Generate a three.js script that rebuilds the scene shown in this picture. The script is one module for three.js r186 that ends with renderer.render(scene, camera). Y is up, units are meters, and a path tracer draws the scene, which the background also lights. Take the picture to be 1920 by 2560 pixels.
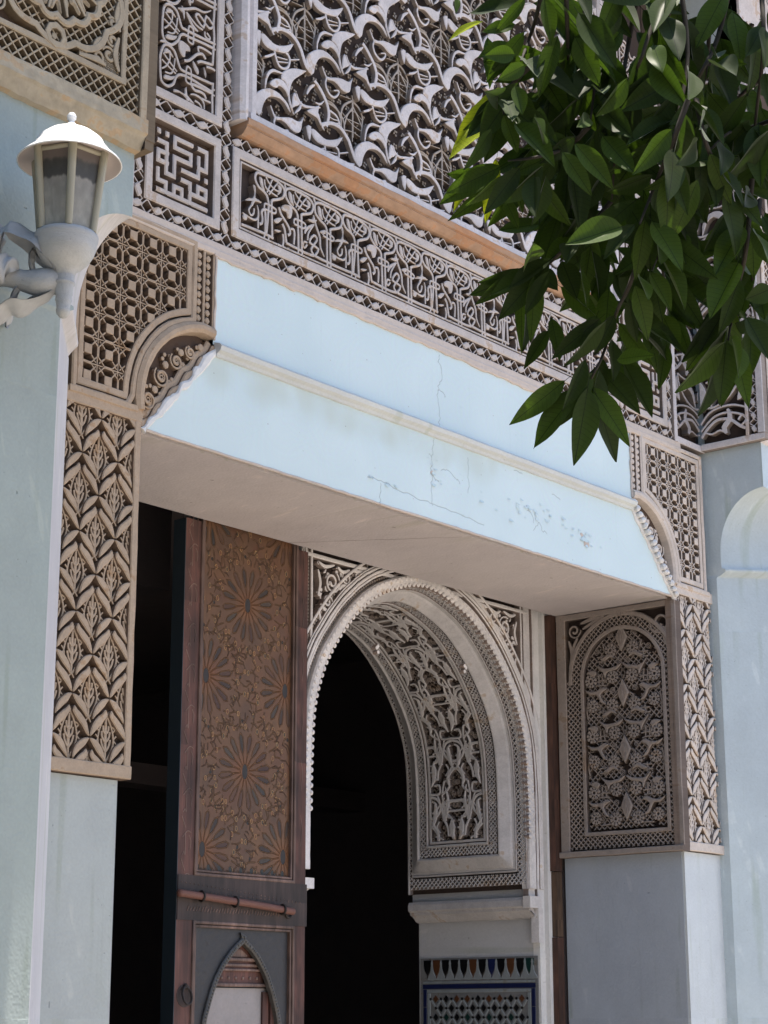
import * as THREE from 'three';
import { mergeGeometries } from 'three/addons/utils/BufferGeometryUtils.js';

// ------------------------------------------------------------------ camera, sky, sun, exposure
const scene = new THREE.Scene();
const camera = new THREE.PerspectiveCamera(30.219, 0.75, 0.05, 400);
camera.position.set(0, 1.6, 4);
camera.rotation.order = 'YXZ';
camera.rotation.set(0.26107, -0.88101, -0.00161);

const SUN = new THREE.Vector3(0.02, 1, 0.10).normalize();
{
  const W = 256, H = 128, d = new Float32Array(W * H * 4);
  for (let y = 0; y < H; y++) for (let x = 0; x < W; x++) {
    const el = ((y + 0.5) / H - 0.5) * Math.PI, s = Math.max(0, Math.sin(el)), i = (y * W + x) * 4;
    const az = ((x + 0.5) / W - 0.5) * 2 * Math.PI;
    const dir = [Math.cos(az) * Math.cos(el), Math.sin(el), Math.sin(az) * Math.cos(el)];
    const c = Math.max(0, dir[0] * SUN.x + dir[1] * SUN.y + dir[2] * SUN.z);
    const k = Math.pow(1 - s, 3), halo = 0.35 * Math.pow(c, 12);
    d[i] = 0.20 + 0.42 * k + halo; d[i + 1] = 0.33 + 0.36 * k + halo * 0.97; d[i + 2] = 0.58 + 0.22 * k + halo * 0.9; d[i + 3] = 1;
    if (el < 0) { d[i] = 0.3; d[i + 1] = 0.28; d[i + 2] = 0.26; }
  }
  const t = new THREE.DataTexture(d, W, H, THREE.RGBAFormat, THREE.FloatType);
  t.mapping = THREE.EquirectangularReflectionMapping; t.magFilter = THREE.LinearFilter; t.needsUpdate = true;
  scene.background = t; scene.environment = t;
  scene.environmentIntensity = 1; scene.backgroundIntensity = 1;
}
const sun = new THREE.DirectionalLight(0xfff5e8, 5);
sun.position.copy(SUN).multiplyScalar(30); sun.castShadow = true; sun.shadow.radius = 1;
Object.assign(sun.shadow.camera, { left: -14, right: 14, top: 14, bottom: -14, near: 1, far: 60 });
sun.shadow.mapSize.set(2048, 2048);
scene.add(sun);
const renderer = new THREE.WebGLRenderer({ antialias: true });
renderer.toneMapping = THREE.LinearToneMapping;
renderer.toneMappingExposure = 2.4;
renderer.shadowMap.enabled = true;

// ------------------------------------------------------------------ random numbers and noise
function rng(a) { return () => { a |= 0; a = (a + 0x6d2b79f5) | 0; let t = Math.imul(a ^ (a >>> 15), 1 | a); t = (t + Math.imul(t ^ (t >>> 7), 61 | t)) ^ t; return ((t ^ (t >>> 14)) >>> 0) / 4294967296; }; }
const hash = (x, y, s) => { let h = Math.imul(x, 374761393) ^ Math.imul(y, 668265263) ^ Math.imul(s, 1274126177); h = Math.imul(h ^ (h >>> 13), 1274126177); return ((h ^ (h >>> 16)) >>> 0) / 4294967296; };
const sm = (t) => t * t * (3 - 2 * t), lerp = (a, b, t) => a + (b - a) * t, clamp = (x, a, b) => Math.min(b, Math.max(a, x));
const step = (a, b, x) => sm(clamp((x - a) / (b - a), 0, 1));
function noise(x, y, per, s) {   // value noise that repeats every per cells
  const ix = Math.floor(x), iy = Math.floor(y), m = (a) => per ? ((a % per) + per) % per : a, u = sm(x - ix), v = sm(y - iy);
  return lerp(lerp(hash(m(ix), m(iy), s), hash(m(ix + 1), m(iy), s), u), lerp(hash(m(ix), m(iy + 1), s), hash(m(ix + 1), m(iy + 1), s), u), v);
}
const fbm = (x, y, per, s, o = 4) => { let a = 0.5, f = 0, t = 0; for (let i = 0; i < o; i++) { f += a * noise(x * (1 << i), y * (1 << i), per ? per << i : 0, s + i * 17); t += a; a *= 0.55; } return f / t; };
const num = {};
const numbered = (n) => { num[n] = (num[n] ?? -1) + 1; return num[n] ? n + '_' + String(num[n]).padStart(3, '0') : n; };

// ------------------------------------------------------------------ textures and materials
function dataTex(size, fn, srgb, metres, h = size) {
  const d = new Uint8Array(size * h * 4);
  for (let y = 0; y < h; y++) for (let x = 0; x < size; x++) { const c = fn(x / size, y / h, x, y), i = (y * size + x) * 4; for (let k = 0; k < 3; k++) d[i + k] = clamp(c[k], 0, 1) * 255; d[i + 3] = 255; }
  const t = new THREE.DataTexture(d, size, h); t.wrapS = t.wrapT = THREE.RepeatWrapping; t.magFilter = THREE.LinearFilter; t.minFilter = THREE.LinearMipmapLinearFilter;
  if (srgb) t.colorSpace = THREE.SRGBColorSpace;
  if (metres) t.repeat.set(1 / metres, 1 / metres);
  t.needsUpdate = true; return t;
}
const grey = (v) => [v, v, v];
// old lime plaster: broad clouds, fine grain, a few pits and hairlines
const plasterMap = dataTex(512, (u, v) => {
  const a = fbm(u * 3, v * 3, 3, 11), b = fbm(u * 14, v * 14, 14, 5), g = noise(u * 160, v * 160, 160, 3), pit = noise(u * 70, v * 70, 70, 23);
  let k = 0.9 + 0.10 * (a - 0.5) + 0.07 * (b - 0.5) + 0.035 * (g - 0.5); if (pit > 0.93) k -= 0.12 * (pit - 0.93) / 0.07;
  return [k + 0.012 * (b - 0.5), k, k - 0.02 * (a - 0.45)];
}, true, 1.1);
const plasterBump = dataTex(512, (u, v) => { const b = fbm(u * 26, v * 26, 26, 7, 4), a = fbm(u * 7, v * 7, 7, 9, 3), pit = noise(u * 90, v * 90, 90, 23); return grey(0.4 * b + 0.5 * a + (pit > 0.93 ? -0.25 : 0)); }, false, 1.1);
// painted wall: coats of paint, trowel sweeps, water streaks, scuffs
const wallMap = dataTex(1024, (u, v) => {
  const a = fbm(u * 4, v * 3, 0, 111), st = fbm(u * 46, v * 2.2, 0, 115, 3), b = fbm(u * 20, v * 18, 0, 119), g = noise(u * 300, v * 300, 300, 3), sc = fbm(u * 60 + v * 14, v * 9, 0, 131, 2), pit = noise(u * 110, v * 110, 110, 29);
  let k = 0.90 + 0.11 * (a - 0.5) + 0.05 * (b - 0.5) + 0.025 * (g - 0.5); const drip = step(0.58, 0.78, st) * step(0.35, 0.7, a), scuff = step(0.70, 0.78, sc) * step(0.55, 0.7, b);
  k -= 0.07 * drip; if (pit > 0.985) k -= 0.16;
  return [k + 0.05 * scuff - 0.01 * drip, k + 0.04 * scuff, k + 0.03 * scuff - 0.035 * drip - 0.02 * (a - 0.5)];
}, true, 1.6);
const wallBump = dataTex(1024, (u, v) => { const a = fbm(u * 5, v * 5, 5, 151, 3), t = fbm(u * 22 + v * 6, v * 12, 0, 153, 3), f = noise(u * 260, v * 260, 260, 7), pit = noise(u * 110, v * 110, 110, 29); return grey(0.45 * a + 0.28 * t + 0.10 * f + (pit > 0.985 ? -0.2 : 0)); }, false, 1.6);
// carved stucco: dusty, whitewash worn off in spots to a browner body
const carveMap = dataTex(512, (u, v) => {
  const a = fbm(u * 6, v * 6, 6, 41), b = fbm(u * 30, v * 30, 30, 15), g = noise(u * 200, v * 200, 200, 13);
  const wear = step(0.60, 0.72, 0.6 * b + 0.4 * a), k = 0.9 + 0.16 * (a - 0.5) + 0.10 * (b - 0.5) + 0.06 * (g - 0.5);
  return [k - 0.10 * wear, k - 0.15 * wear, k - 0.21 * wear];
}, true, 0.7);
const carveBump = dataTex(512, (u, v) => grey(0.5 * fbm(u * 50, v * 50, 50, 71, 3) + 0.5 * fbm(u * 14, v * 14, 14, 77, 3)), false, 0.7);
// flaking ledge paint
const ledgeMap = dataTex(512, (u, v) => {
  const a = fbm(u * 5, v * 9, 0, 61), b = fbm(u * 24, v * 40, 0, 65), flake = step(0.56, 0.6, 0.55 * a + 0.45 * b), k = 0.85 + 0.2 * (b - 0.5);
  return [k, k - 0.06 * flake + 0.02, k - 0.12 * flake + 0.03];
}, true, 0.8);

const mat = (rgb, o = {}) => new THREE.MeshStandardMaterial({ color: new THREE.Color().setRGB(...rgb), roughness: 0.9, ...o });
const plaster = (rgb, o = {}) => mat(rgb, { map: plasterMap, bumpMap: plasterBump, bumpScale: 0.0025, ...o });
const painted = (rgb, o = {}) => mat(rgb, { map: wallMap, bumpMap: wallBump, bumpScale: 0.006, roughness: 0.6, ...o });
const stucco = (rgb, o = {}) => mat(rgb, { map: carveMap, bumpMap: carveBump, bumpScale: 0.0016, ...o });
const M = {
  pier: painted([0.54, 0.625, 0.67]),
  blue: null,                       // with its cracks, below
  chamfer: painted([0.63, 0.625, 0.65]), leftPier: painted([0.37, 0.425, 0.405]), leftBase: painted([0.43, 0.465, 0.455]), base: painted([0.62, 0.665, 0.69]), reveal: painted([0.43, 0.475, 0.54]),  // chamfer brightened, leftPier, leftBase and reveal darkened: light and shade put in the paint
  jamb: painted([0.60, 0.60, 0.615]),
  soffit: painted([0.62, 0.57, 0.575]),
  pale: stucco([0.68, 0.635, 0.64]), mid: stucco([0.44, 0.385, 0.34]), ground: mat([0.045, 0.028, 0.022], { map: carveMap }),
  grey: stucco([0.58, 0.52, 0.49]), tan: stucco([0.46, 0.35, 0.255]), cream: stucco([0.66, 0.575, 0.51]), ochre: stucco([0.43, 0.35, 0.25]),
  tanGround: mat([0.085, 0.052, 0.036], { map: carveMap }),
  dim: stucco([0.335, 0.285, 0.255]), arch: stucco([0.77, 0.735, 0.725]), archGrey: stucco([0.54, 0.52, 0.525]),  // dim is darkened so the jamb carving carries its shade in the colour
  ledge: mat([0.50, 0.30, 0.19], { map: ledgeMap, bumpMap: carveBump, bumpScale: 0.003 }), tanLedge: mat([0.50, 0.41, 0.30], { map: ledgeMap, bumpMap: carveBump, bumpScale: 0.004 }),
  white: plaster([0.78, 0.77, 0.76]), band: plaster([0.62, 0.53, 0.47]),
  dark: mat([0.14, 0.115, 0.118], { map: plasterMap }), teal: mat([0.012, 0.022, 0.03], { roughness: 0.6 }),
  lamp: mat([0.46, 0.475, 0.49], { roughness: 0.55, map: plasterMap, bumpMap: carveBump, bumpScale: 0.0015 }), lampRib: mat([0.33, 0.31, 0.24], { roughness: 0.6 }), lampIn: mat([0.5, 0.44, 0.42], { roughness: 0.7 }),  // lamp grey includes the shade under the dome, put into its colour
};

// cut flanks: brown like the ground, darkened to put recess shade in the colour
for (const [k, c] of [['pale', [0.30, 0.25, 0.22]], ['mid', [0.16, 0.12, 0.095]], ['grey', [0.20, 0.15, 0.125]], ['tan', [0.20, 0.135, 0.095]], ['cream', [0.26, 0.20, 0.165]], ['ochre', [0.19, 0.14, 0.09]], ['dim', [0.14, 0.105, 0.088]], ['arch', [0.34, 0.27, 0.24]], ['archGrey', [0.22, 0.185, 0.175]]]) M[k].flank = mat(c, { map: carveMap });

// ------------------------------------------------------------------ scene objects
function tag(o, label, category, group, kind) {
  if (label) o.userData.label = label; if (category) o.userData.category = category; if (group) o.userData.group = group; if (kind) o.userData.kind = kind;
  return o;
}
function thing(name, label, category, group) { const g = new THREE.Group(); g.name = numbered(name); scene.add(g); return tag(g, label, category, group); }
function part(name, parent, label) { const g = new THREE.Group(); g.name = name; parent.add(g); if (label) g.userData.label = label; return g; }
function mesh(name, geo, m, parent = scene) {
  const o = new THREE.Mesh(geo, m); o.name = parent === scene ? numbered(name) : name; o.castShadow = o.receiveShadow = true; parent.add(o); return o;
}
function boxGeo(x0, x1, y0, y1, z0, z1) {   // uv in metres on every face
  const g = new THREE.BoxGeometry(x1 - x0, y1 - y0, z1 - z0); g.translate((x0 + x1) / 2, (y0 + y1) / 2, (z0 + z1) / 2);
  const p = g.attributes.position, n = g.attributes.normal, uv = g.attributes.uv;
  for (let i = 0; i < p.count; i++) { const a = Math.abs(n.getX(i)), b = Math.abs(n.getY(i)); uv.setXY(i, a > 0.5 ? p.getZ(i) : p.getX(i), b > 0.5 ? p.getZ(i) : p.getY(i)); }
  return g;
}
const boxes = (...l) => mergeGeometries(l.map((b) => boxGeo(...b)));

// ------------------------------------------------------------------ a carver: strokes, leaves and bars raised over a surface
// every surface is a map from (u, v, w): u, v in metres along it, w out of it
const sub = (a, b) => [a[0] - b[0], a[1] - b[1]], len = (a) => Math.hypot(a[0], a[1]);
const pairs = (l, s = 0.001) => { const o = []; for (let i = 0; i < l.length; i += 2) o.push([l[i] * s, l[i + 1] * s]); return o; };
function curve(p, n = 3, closed = false) {   // Catmull-Rom through the points
  const o = [], L = p.length, at = (i) => closed ? p[(i + L) % L] : p[clamp(i, 0, L - 1)];
  if (L < 3) return p;
  for (let i = 0; i < (closed ? L : L - 1); i++) for (let k = 0; k < n; k++) {
    const t = k / n, a = at(i - 1), b = at(i), c = at(i + 1), d = at(i + 2), q = (j) => 0.5 * (2 * b[j] + (c[j] - a[j]) * t + (2 * a[j] - 5 * b[j] + 4 * c[j] - d[j]) * t * t + (3 * b[j] - a[j] - 3 * c[j] + d[j]) * t * t * t);
    o.push([q(0), q(1)]);
  }
  if (!closed) o.push(p[L - 1]);
  return o;
}
const arc = (cx, cy, r, a0, a1, n = 12) => Array.from({ length: n + 1 }, (_, i) => { const a = a0 + (a1 - a0) * i / n; return [cx + r * Math.cos(a), cy + r * Math.sin(a)]; });
function even(p, s) {   // resample an open line about every s metres
  const o = [p[0]]; for (let i = 1; i < p.length; i++) { const n = Math.max(1, Math.ceil(len(sub(p[i], p[i - 1])) / s)); for (let k = 1; k <= n; k++) o.push([lerp(p[i - 1][0], p[i][0], k / n), lerp(p[i - 1][1], p[i][1], k / n)]); } return o;
}
function clipLine(p, r) {   // r = [u0, v0, u1, v1]; the pieces of an open line that lie inside
  const out = []; let cur = null; const inside = (q) => q[0] >= r[0] && q[0] <= r[2] && q[1] >= r[1] && q[1] <= r[3];
  for (let i = 0; i + 1 < p.length; i++) {
    const a = p[i], b = p[i + 1]; let t0 = 0, t1 = 1, ok = true; const d = sub(b, a);
    for (const [pp, qq] of [[-d[0], a[0] - r[0]], [d[0], r[2] - a[0]], [-d[1], a[1] - r[1]], [d[1], r[3] - a[1]]]) {
      if (Math.abs(pp) < 1e-12) { if (qq < 0) ok = false; } else { const t = qq / pp; if (pp < 0) t0 = Math.max(t0, t); else t1 = Math.min(t1, t); }
    }
    if (!ok || t0 >= t1) { cur = null; continue; }
    const q = (t) => [a[0] + d[0] * t, a[1] + d[1] * t];
    if (!cur) { cur = [q(t0)]; out.push(cur); }
    cur.push(q(t1)); if (!inside(b)) cur = null;
  }
  return out.filter((l) => l.length > 1);
}
function clipPoly(p, r) {
  const cut = (pts, f, x) => { const o = []; for (let i = 0; i < pts.length; i++) { const a = pts[i], b = pts[(i + 1) % pts.length], fa = f(a), fb = f(b); if (fa >= 0) o.push(a); if ((fa >= 0) !== (fb >= 0)) { const t = fa / (fa - fb); o.push([lerp(a[0], b[0], t), lerp(a[1], b[1], t)]); } } return o; };
  for (const f of [(q) => q[0] - r[0], (q) => r[2] - q[0], (q) => q[1] - r[1], (q) => r[3] - q[1]]) { p = cut(p, f); if (p.length < 3) return []; }
  return p;
}
class Carve {
  constructor(map = (u, v, w) => [u, v, w], wob = 0, seed = 1) { this.map = map; this.p = []; this.uv = []; this.i = []; this.f = []; this.n = 0; this.wob = wob; this.seed = seed; }
  vert(u, v, w) {
    let a = u, b = v;
    if (this.wob) { a += this.wob * (noise(u * 38, v * 38, 0, this.seed) - 0.5) * 2; b += this.wob * (noise(u * 38, v * 38, 0, this.seed + 5) - 0.5) * 2; w += this.wob * 0.7 * (noise(u * 22, v * 22, 0, this.seed + 9) - 0.5); }
    this.p.push(...this.map(a, b, w)); this.uv.push(u, v); return this.n++;
  }
  sweep(pts, prof, { closed = false, scale, smooth = false, caps = true, flank = false } = {}) {
    const N = pts.length; if (N < 2) return this;
    const nor = [], K = prof.length;
    for (let i = 0; i < N; i++) {
      const a = closed ? pts[(i - 1 + N) % N] : pts[Math.max(0, i - 1)], b = pts[i], c = closed ? pts[(i + 1) % N] : pts[Math.min(N - 1, i + 1)];
      let t1 = sub(b, a), t2 = sub(c, b); const l1 = len(t1), l2 = len(t2);
      t1 = l1 > 1e-9 ? [t1[0] / l1, t1[1] / l1] : null; t2 = l2 > 1e-9 ? [t2[0] / l2, t2[1] / l2] : null; t1 = t1 || t2 || [1, 0]; t2 = t2 || t1;
      let t = [t1[0] + t2[0], t1[1] + t2[1]]; const l = len(t); if (l < 0.2) t = t2; else t = [t[0] / l, t[1] / l];
      const m = Math.min(2, 1 / Math.max(0.4, t[0] * t2[0] + t[1] * t2[1]));
      nor.push([-t[1] * m, t[0] * m]);
    }
    const put = (i, k) => { const s = scale ? scale(N > 1 ? i / (N - 1) : 0) : 1; return this.vert(pts[i][0] + nor[i][0] * prof[k][0] * s, pts[i][1] + nor[i][1] * prof[k][0] * s, prof[k][1]); };
    const R = closed ? N : N - 1;
    if (smooth) { const s = this.n; for (let i = 0; i < N; i++) for (let k = 0; k < K; k++) put(i, k); for (let i = 0; i < R; i++) for (let k = 0; k < K - 1; k++) { const a = s + i * K + k, b = s + ((i + 1) % N) * K + k; this.i.push(a, a + 1, b, b, a + 1, b + 1); } }
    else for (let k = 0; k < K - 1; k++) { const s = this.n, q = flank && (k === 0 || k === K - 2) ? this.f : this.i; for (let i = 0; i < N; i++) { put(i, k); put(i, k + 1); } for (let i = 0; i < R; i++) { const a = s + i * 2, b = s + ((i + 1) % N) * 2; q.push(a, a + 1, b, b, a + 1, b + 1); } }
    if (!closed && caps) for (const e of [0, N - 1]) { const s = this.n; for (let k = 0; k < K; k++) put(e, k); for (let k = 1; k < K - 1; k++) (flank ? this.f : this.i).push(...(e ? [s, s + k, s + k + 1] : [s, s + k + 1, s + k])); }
    return this;
  }
  ribbon(pts, width, w0, w1, o = {}) { const h = width / 2, b = Math.min(h * 0.45, o.bev ?? 0.0022); return this.sweep(pts, [[h, w0], [h, w1 - b], [h - b, w1], [b - h, w1], [-h, w1 - b], [-h, w0]], { flank: true, ...o }); }
  taper(pts, width, w0, w1) { return this.ribbon(pts, width, w0, w1, { scale: (t) => 0.12 + 0.88 * Math.pow(Math.sin(Math.PI * clamp(t * 0.86 + 0.07, 0, 1)), 0.7) }); }
  poly(pts, w0, w1, bev = 0.002) {
    let A = 0; const N = pts.length; if (N < 3) return this;
    for (let i = 0; i < N; i++) { const a = pts[i], b = pts[(i + 1) % N]; A += a[0] * b[1] - b[0] * a[1]; }
    if (Math.abs(A) < 1e-7) return this; if (A < 0) pts = pts.slice().reverse();
    const ins = pts.map((b, i) => { const a = pts[(i - 1 + N) % N], c = pts[(i + 1) % N], t = sub(c, a), l = len(t) || 1; return [b[0] - t[1] / l * bev, b[1] + t[0] / l * bev]; });
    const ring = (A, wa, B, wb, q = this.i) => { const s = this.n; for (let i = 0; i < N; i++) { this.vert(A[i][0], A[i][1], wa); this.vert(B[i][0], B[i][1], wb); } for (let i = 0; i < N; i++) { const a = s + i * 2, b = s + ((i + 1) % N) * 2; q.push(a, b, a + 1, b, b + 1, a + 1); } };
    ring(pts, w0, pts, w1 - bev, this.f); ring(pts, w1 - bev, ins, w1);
    const s = this.n; for (const q of ins) this.vert(q[0], q[1], w1);
    for (const f of THREE.ShapeUtils.triangulateShape(ins.map((q) => new THREE.Vector2(q[0], q[1])), [])) this.i.push(s + f[0], s + f[1], s + f[2]);
    return this;
  }
  rect(u0, v0, u1, v1, w0, w1, bev = 0.002) { return this.poly([[u0, v0], [u1, v0], [u1, v1], [u0, v1]], w0, w1, bev); }
  bar(a, b, width, w0, w1, bev = 0.003) { return this.ribbon(even([a, b], 0.09), width, w0, w1, { bev }); }
  frame(u0, v0, u1, v1, width, w0, w1, bev = 0.003) {   // a flat border inside the rectangle, mitred
    const h = width / 2, p = [[u0 + h, v0 + h], [u1 - h, v0 + h], [u1 - h, v1 - h], [u0 + h, v1 - h]], q = [];
    for (let i = 0; i < 4; i++) { const e = even([p[i], p[(i + 1) % 4]], 0.12); e.pop(); q.push(...e); }
    return this.ribbon(q, width, w0, w1, { closed: true, bev });
  }
  sheet(u0, v0, u1, v1, w, s = 0.12) {   // a flat ground
    const a = Math.max(1, Math.ceil(Math.abs(u1 - u0) / s)), b = Math.max(1, Math.ceil(Math.abs(v1 - v0) / s)), n0 = this.n, wob = this.wob; this.wob = 0;
    for (let j = 0; j <= b; j++) for (let i = 0; i <= a; i++) this.vert(lerp(u0, u1, i / a), lerp(v0, v1, j / b), w);
    for (let j = 0; j < b; j++) for (let i = 0; i < a; i++) { const k = n0 + j * (a + 1) + i; this.i.push(k, k + 1, k + a + 1, k + 1, k + a + 2, k + a + 1); }
    this.wob = wob; return this;
  }
  geo() {
    const g = new THREE.BufferGeometry(); g.setAttribute('position', new THREE.Float32BufferAttribute(this.p, 3)); g.setAttribute('uv', new THREE.Float32BufferAttribute(this.uv, 2)); g.setIndex(this.f.length ? this.i.concat(this.f) : this.i); g.computeVertexNormals(); if (this.f.length) { g.addGroup(0, this.i.length, 0); g.addGroup(this.i.length, this.f.length, 1); } return g;
  }
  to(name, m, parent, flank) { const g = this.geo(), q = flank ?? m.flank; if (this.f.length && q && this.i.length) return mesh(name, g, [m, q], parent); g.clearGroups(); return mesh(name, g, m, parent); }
}
// a traced motif list drawn at (ou, ov), clipped to r; T turns its points
function motif(b, list, ou, ov, r, w0, w1, T = (q) => q, k = 1) {
  for (const [kind, w, l] of list) {
    const p = pairs(l).map((q) => { const t = T(q); return [t[0] + ou, t[1] + ov]; });
    if (kind === 'f') { const q = clipPoly(curve(p, 2, true), r); if (q.length > 2) b.poly(q, w0, w1, 0.003); continue; }
    for (const q of clipLine(curve(p, 3), r)) { if (kind === 't' && q.length > 3) b.taper(q, w * 0.001 * k, w0, w1 - 0.001); else b.ribbon(q, w * 0.001 * k, w0, w1 - 0.0005); }
  }
}
// the twisted strand with an almond in every other eye
function chain(b, a, c, width, unit, w0, w1, thin = 0.0045) {
  const d = sub(c, a), L = len(d), t = [d[0] / L, d[1] / L], n = [-t[1], t[0]], U = Math.max(1, Math.round(L / unit)), u = L / U, A = width / 2 - thin * 0.6;
  const P = (s, o) => [a[0] + t[0] * s + n[0] * o, a[1] + t[1] * s + n[1] * o];
  for (let i = 0; i < U; i++) {
    const a0 = i * u, m = (i + 0.5) * u, e = [], tw = 0.16 * (hash(i, 3, 8) - 0.3);
    for (let k = 0; k < 14; k++) { const g = k / 14 * 2 * Math.PI, x = Math.cos(g), y = Math.sin(g) * (1 - 0.55 * x * x); e.push(P(a0 + u * 0.255 + x * u * 0.275, (y + 0.22 * Math.sin(x * Math.PI) + tw * x) * A * 0.70)); }
    b.poly(e, w0, w1, 0.004);
    for (const s of [-1, 1]) { b.ribbon([P(m - u * 0.06, -s * A * 0.35), P(m + u * 0.02, s * A * 0.2), P(m + u * 0.20, s * A), P(m + u * 0.27, s * A * 1.02), P(m + u * 0.44, s * A * 0.25), P(m + u * 0.55, -s * A * 0.35)], thin, w0, w1 - (s > 0 ? 0.002 : 0.005), { bev: 0.0012 }); }
    b.ribbon([P(a0 - u * 0.02, -A * 1.0), P(a0 + u * 0.08, -A * 0.6), P(a0 + u * 0.2, A * 0.5)], thin, w0, w1 - 0.006, { bev: 0.0012 }); b.ribbon([P(a0 + u * 0.32, -A * 0.5), P(a0 + u * 0.44, A * 0.6), P(a0 + u * 0.52, A * 1.0)], thin, w0, w1 - 0.006, { bev: 0.0012 });
  }
}
// a lattice of two crossing sets of slats in the rectangle r
function lattice(b, r, cell, width, w0, w1, test) {
  const lim = (r[2] - r[0]) + (r[3] - r[1]);
  for (let s = 0; s < 2; s++) for (let c = -lim; c < lim; c += cell) {
    const l = s ? [[r[0] + c, r[1]], [r[0] + c + lim, r[1] + lim]] : [[r[0] + c, r[3]], [r[0] + c + lim, r[3] - lim]];
    for (const q of clipLine(l, r)) {
      const e = even(q, cell * 0.71);
      if (!test) { b.ribbon(e, width, w0, w1 - s * 0.0012, { bev: 0.0016 }); continue; }
      let run = []; const fl = () => { if (run.length > 1) b.ribbon(run, width, w0, w1 - s * 0.0012, { bev: 0.0016 }); run = []; };
      for (const p of even(e, 0.006)) { if (test(p)) run.push(p); else fl(); } fl();
    }
  }
}
// spiral scroll with a leaf tip
function scroll(b, cx, cy, r, turn, start, hand, width, w0, w1) {
  const l = []; for (let i = 0; i <= 26; i++) { const t = i / 26, a = start + hand * t * turn * 2 * Math.PI, q = r * (1 - 0.78 * t); l.push([cx + q * Math.cos(a), cy + q * Math.sin(a)]); }
  b.ribbon(l, width, w0, w1, { bev: 0.0018, scale: (t) => 0.7 + 0.6 * t });
}
// petalled flower: a ring of petals round a pierced eye
function rosette(b, cx, cy, r, w0, w1, n, turn = 0) {
  for (let i = 0; i < n; i++) { const a = turn + i / n * 2 * Math.PI, c = Math.cos(a), s = Math.sin(a), P = (x, y) => [cx + r * (x * c - y * s), cy + r * (x * s + y * c)], k = 2.05 / n; b.poly([P(0.46, -0.35 * k), P(0.80, -1.15 * k), P(1.0, -0.5 * k), P(0.93, 0), P(1.0, 0.5 * k), P(0.80, 1.15 * k), P(0.46, 0.35 * k)], w0, w1 - (i % 2) * 0.001, 0.0016); }
  b.ribbon(arc(cx, cy, r * 0.36, 0, 2 * Math.PI, 8).slice(0, -1), r * 0.26, w0, w1 + 0.001, { closed: true, bev: 0.0012 });
}
// pierced rosette flower
function flower(b, cx, cy, r, w0, w1, spokes = 8) {
  b.ribbon(arc(cx, cy, r, 0, 2 * Math.PI, 14).slice(0, -1), r * 0.30, w0, w1, { closed: true, bev: 0.0015 }); b.ribbon(arc(cx, cy, r * 0.42, 0, 2 * Math.PI, 9).slice(0, -1), r * 0.24, w0, w1, { closed: true, bev: 0.0012 });
  for (let i = 0; i < spokes; i++) { const a = i / spokes * 2 * Math.PI; b.ribbon([[cx + r * 0.45 * Math.cos(a), cy + r * 0.45 * Math.sin(a)], [cx + r * 0.95 * Math.cos(a), cy + r * 0.95 * Math.sin(a)]], r * 0.24, w0, w1 - 0.001, { bev: 0.001, caps: false }); }
}

// ------------------------------------------------------------------ traced motifs, millimetres from their own origin: kind (s stroke, t tapered stroke, f leaf), width, points
const ARAB = [
  ['f', 0, [-59,-56,-45,-26,-15,1,21,18,57,20,88,10,113,-5,128,-32,114,-23,96,-7,72,1,41,-4,16,-17,-3,-42,-13,-69,-18,-90,-41,-97,-55,-82]],
  ['f', 0, [-183,-175,-172,-146,-143,-123,-108,-108,-79,-102,-55,-97,-74,-116,-98,-136,-118,-155,-129,-175,-135,-199,-138,-218,-133,-242,-123,-266,-115,-286,-130,-273,-143,-245,-147,-218,-156,-189,-171,-179]],
  ['f', 0, [-238,-218,-224,-197,-195,-181,-172,-181,-153,-195,-142,-216,-147,-229,-158,-215,-174,-207,-192,-207,-202,-218,-223,-222]],
  ['t', 12, [-261,-246,-256,-211,-243,-181,-222,-162,-198,-157,-172,-154]],
  ['s', 16, [284,-16,333,10,377,14,410,0,433,-22,449,-51,466,-79,494,-95]],
  ['s', 15, [-13,-115,12,-132,38,-156,56,-182,65,-208,62,-235,52,-266]],
  ['s', 9, [66,-198,95,-202,114,-215,123,-235]],
  ['s', 4, [67,-222,90,-224,118,-219]],
  ['s', 4, [62,-244,95,-237,121,-227]],
  ['t', 10, [27,-43,39,-64,51,-79,46,-100,55,-123,76,-137,97,-135,115,-116,114,-103,89,-113]],
  ['f', 0, [50,-73,73,-68,104,-56,135,-49,161,-49,178,-42,194,-20,185,-52,178,-81,156,-94,130,-91,109,-80,83,-76,58,-83]],
  ['f', 0, [231,-56,246,-45,271,-52,298,-60,330,-56,366,-39,399,-20,382,-50,360,-72,328,-81,300,-88,268,-89,244,-78]],
  ['s', 10, [303,-89,312,-112,327,-131,352,-133,374,-116,380,-91,372,-75,360,-70]],
  ['s', 4, [314,-105,366,-95]],
  ['s', 4, [319,-120,371,-104]],
  ['s', 5, [382,-88,427,-68]],
  ['f', 0, [135,-8,137,31,148,54,161,33,173,19,150,2]],
  ['f', 0, [211,10,243,33,273,54,268,20,291,-12,262,2,230,5]],
  ['t', 11, [-104,-201,-89,-224,-62,-232,-27,-222,18,-206]],
  ['t', 13, [-27,-234,3,-232,19,-259,39,-282]],
  ['t', 13, [-53,-184,-36,-153,-11,-131]],
  ['f', 0, [-113,-279,-91,-247,-77,-219,-79,-249,-96,-269]],
  ['t', 8, [-7,-196,18,-193,38,-174]],
  ['f', 0, [-53,-307,-26,-296,-33,-355]],
  ['t', 10, [252,-129,279,-115,303,-98]],
];
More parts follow.
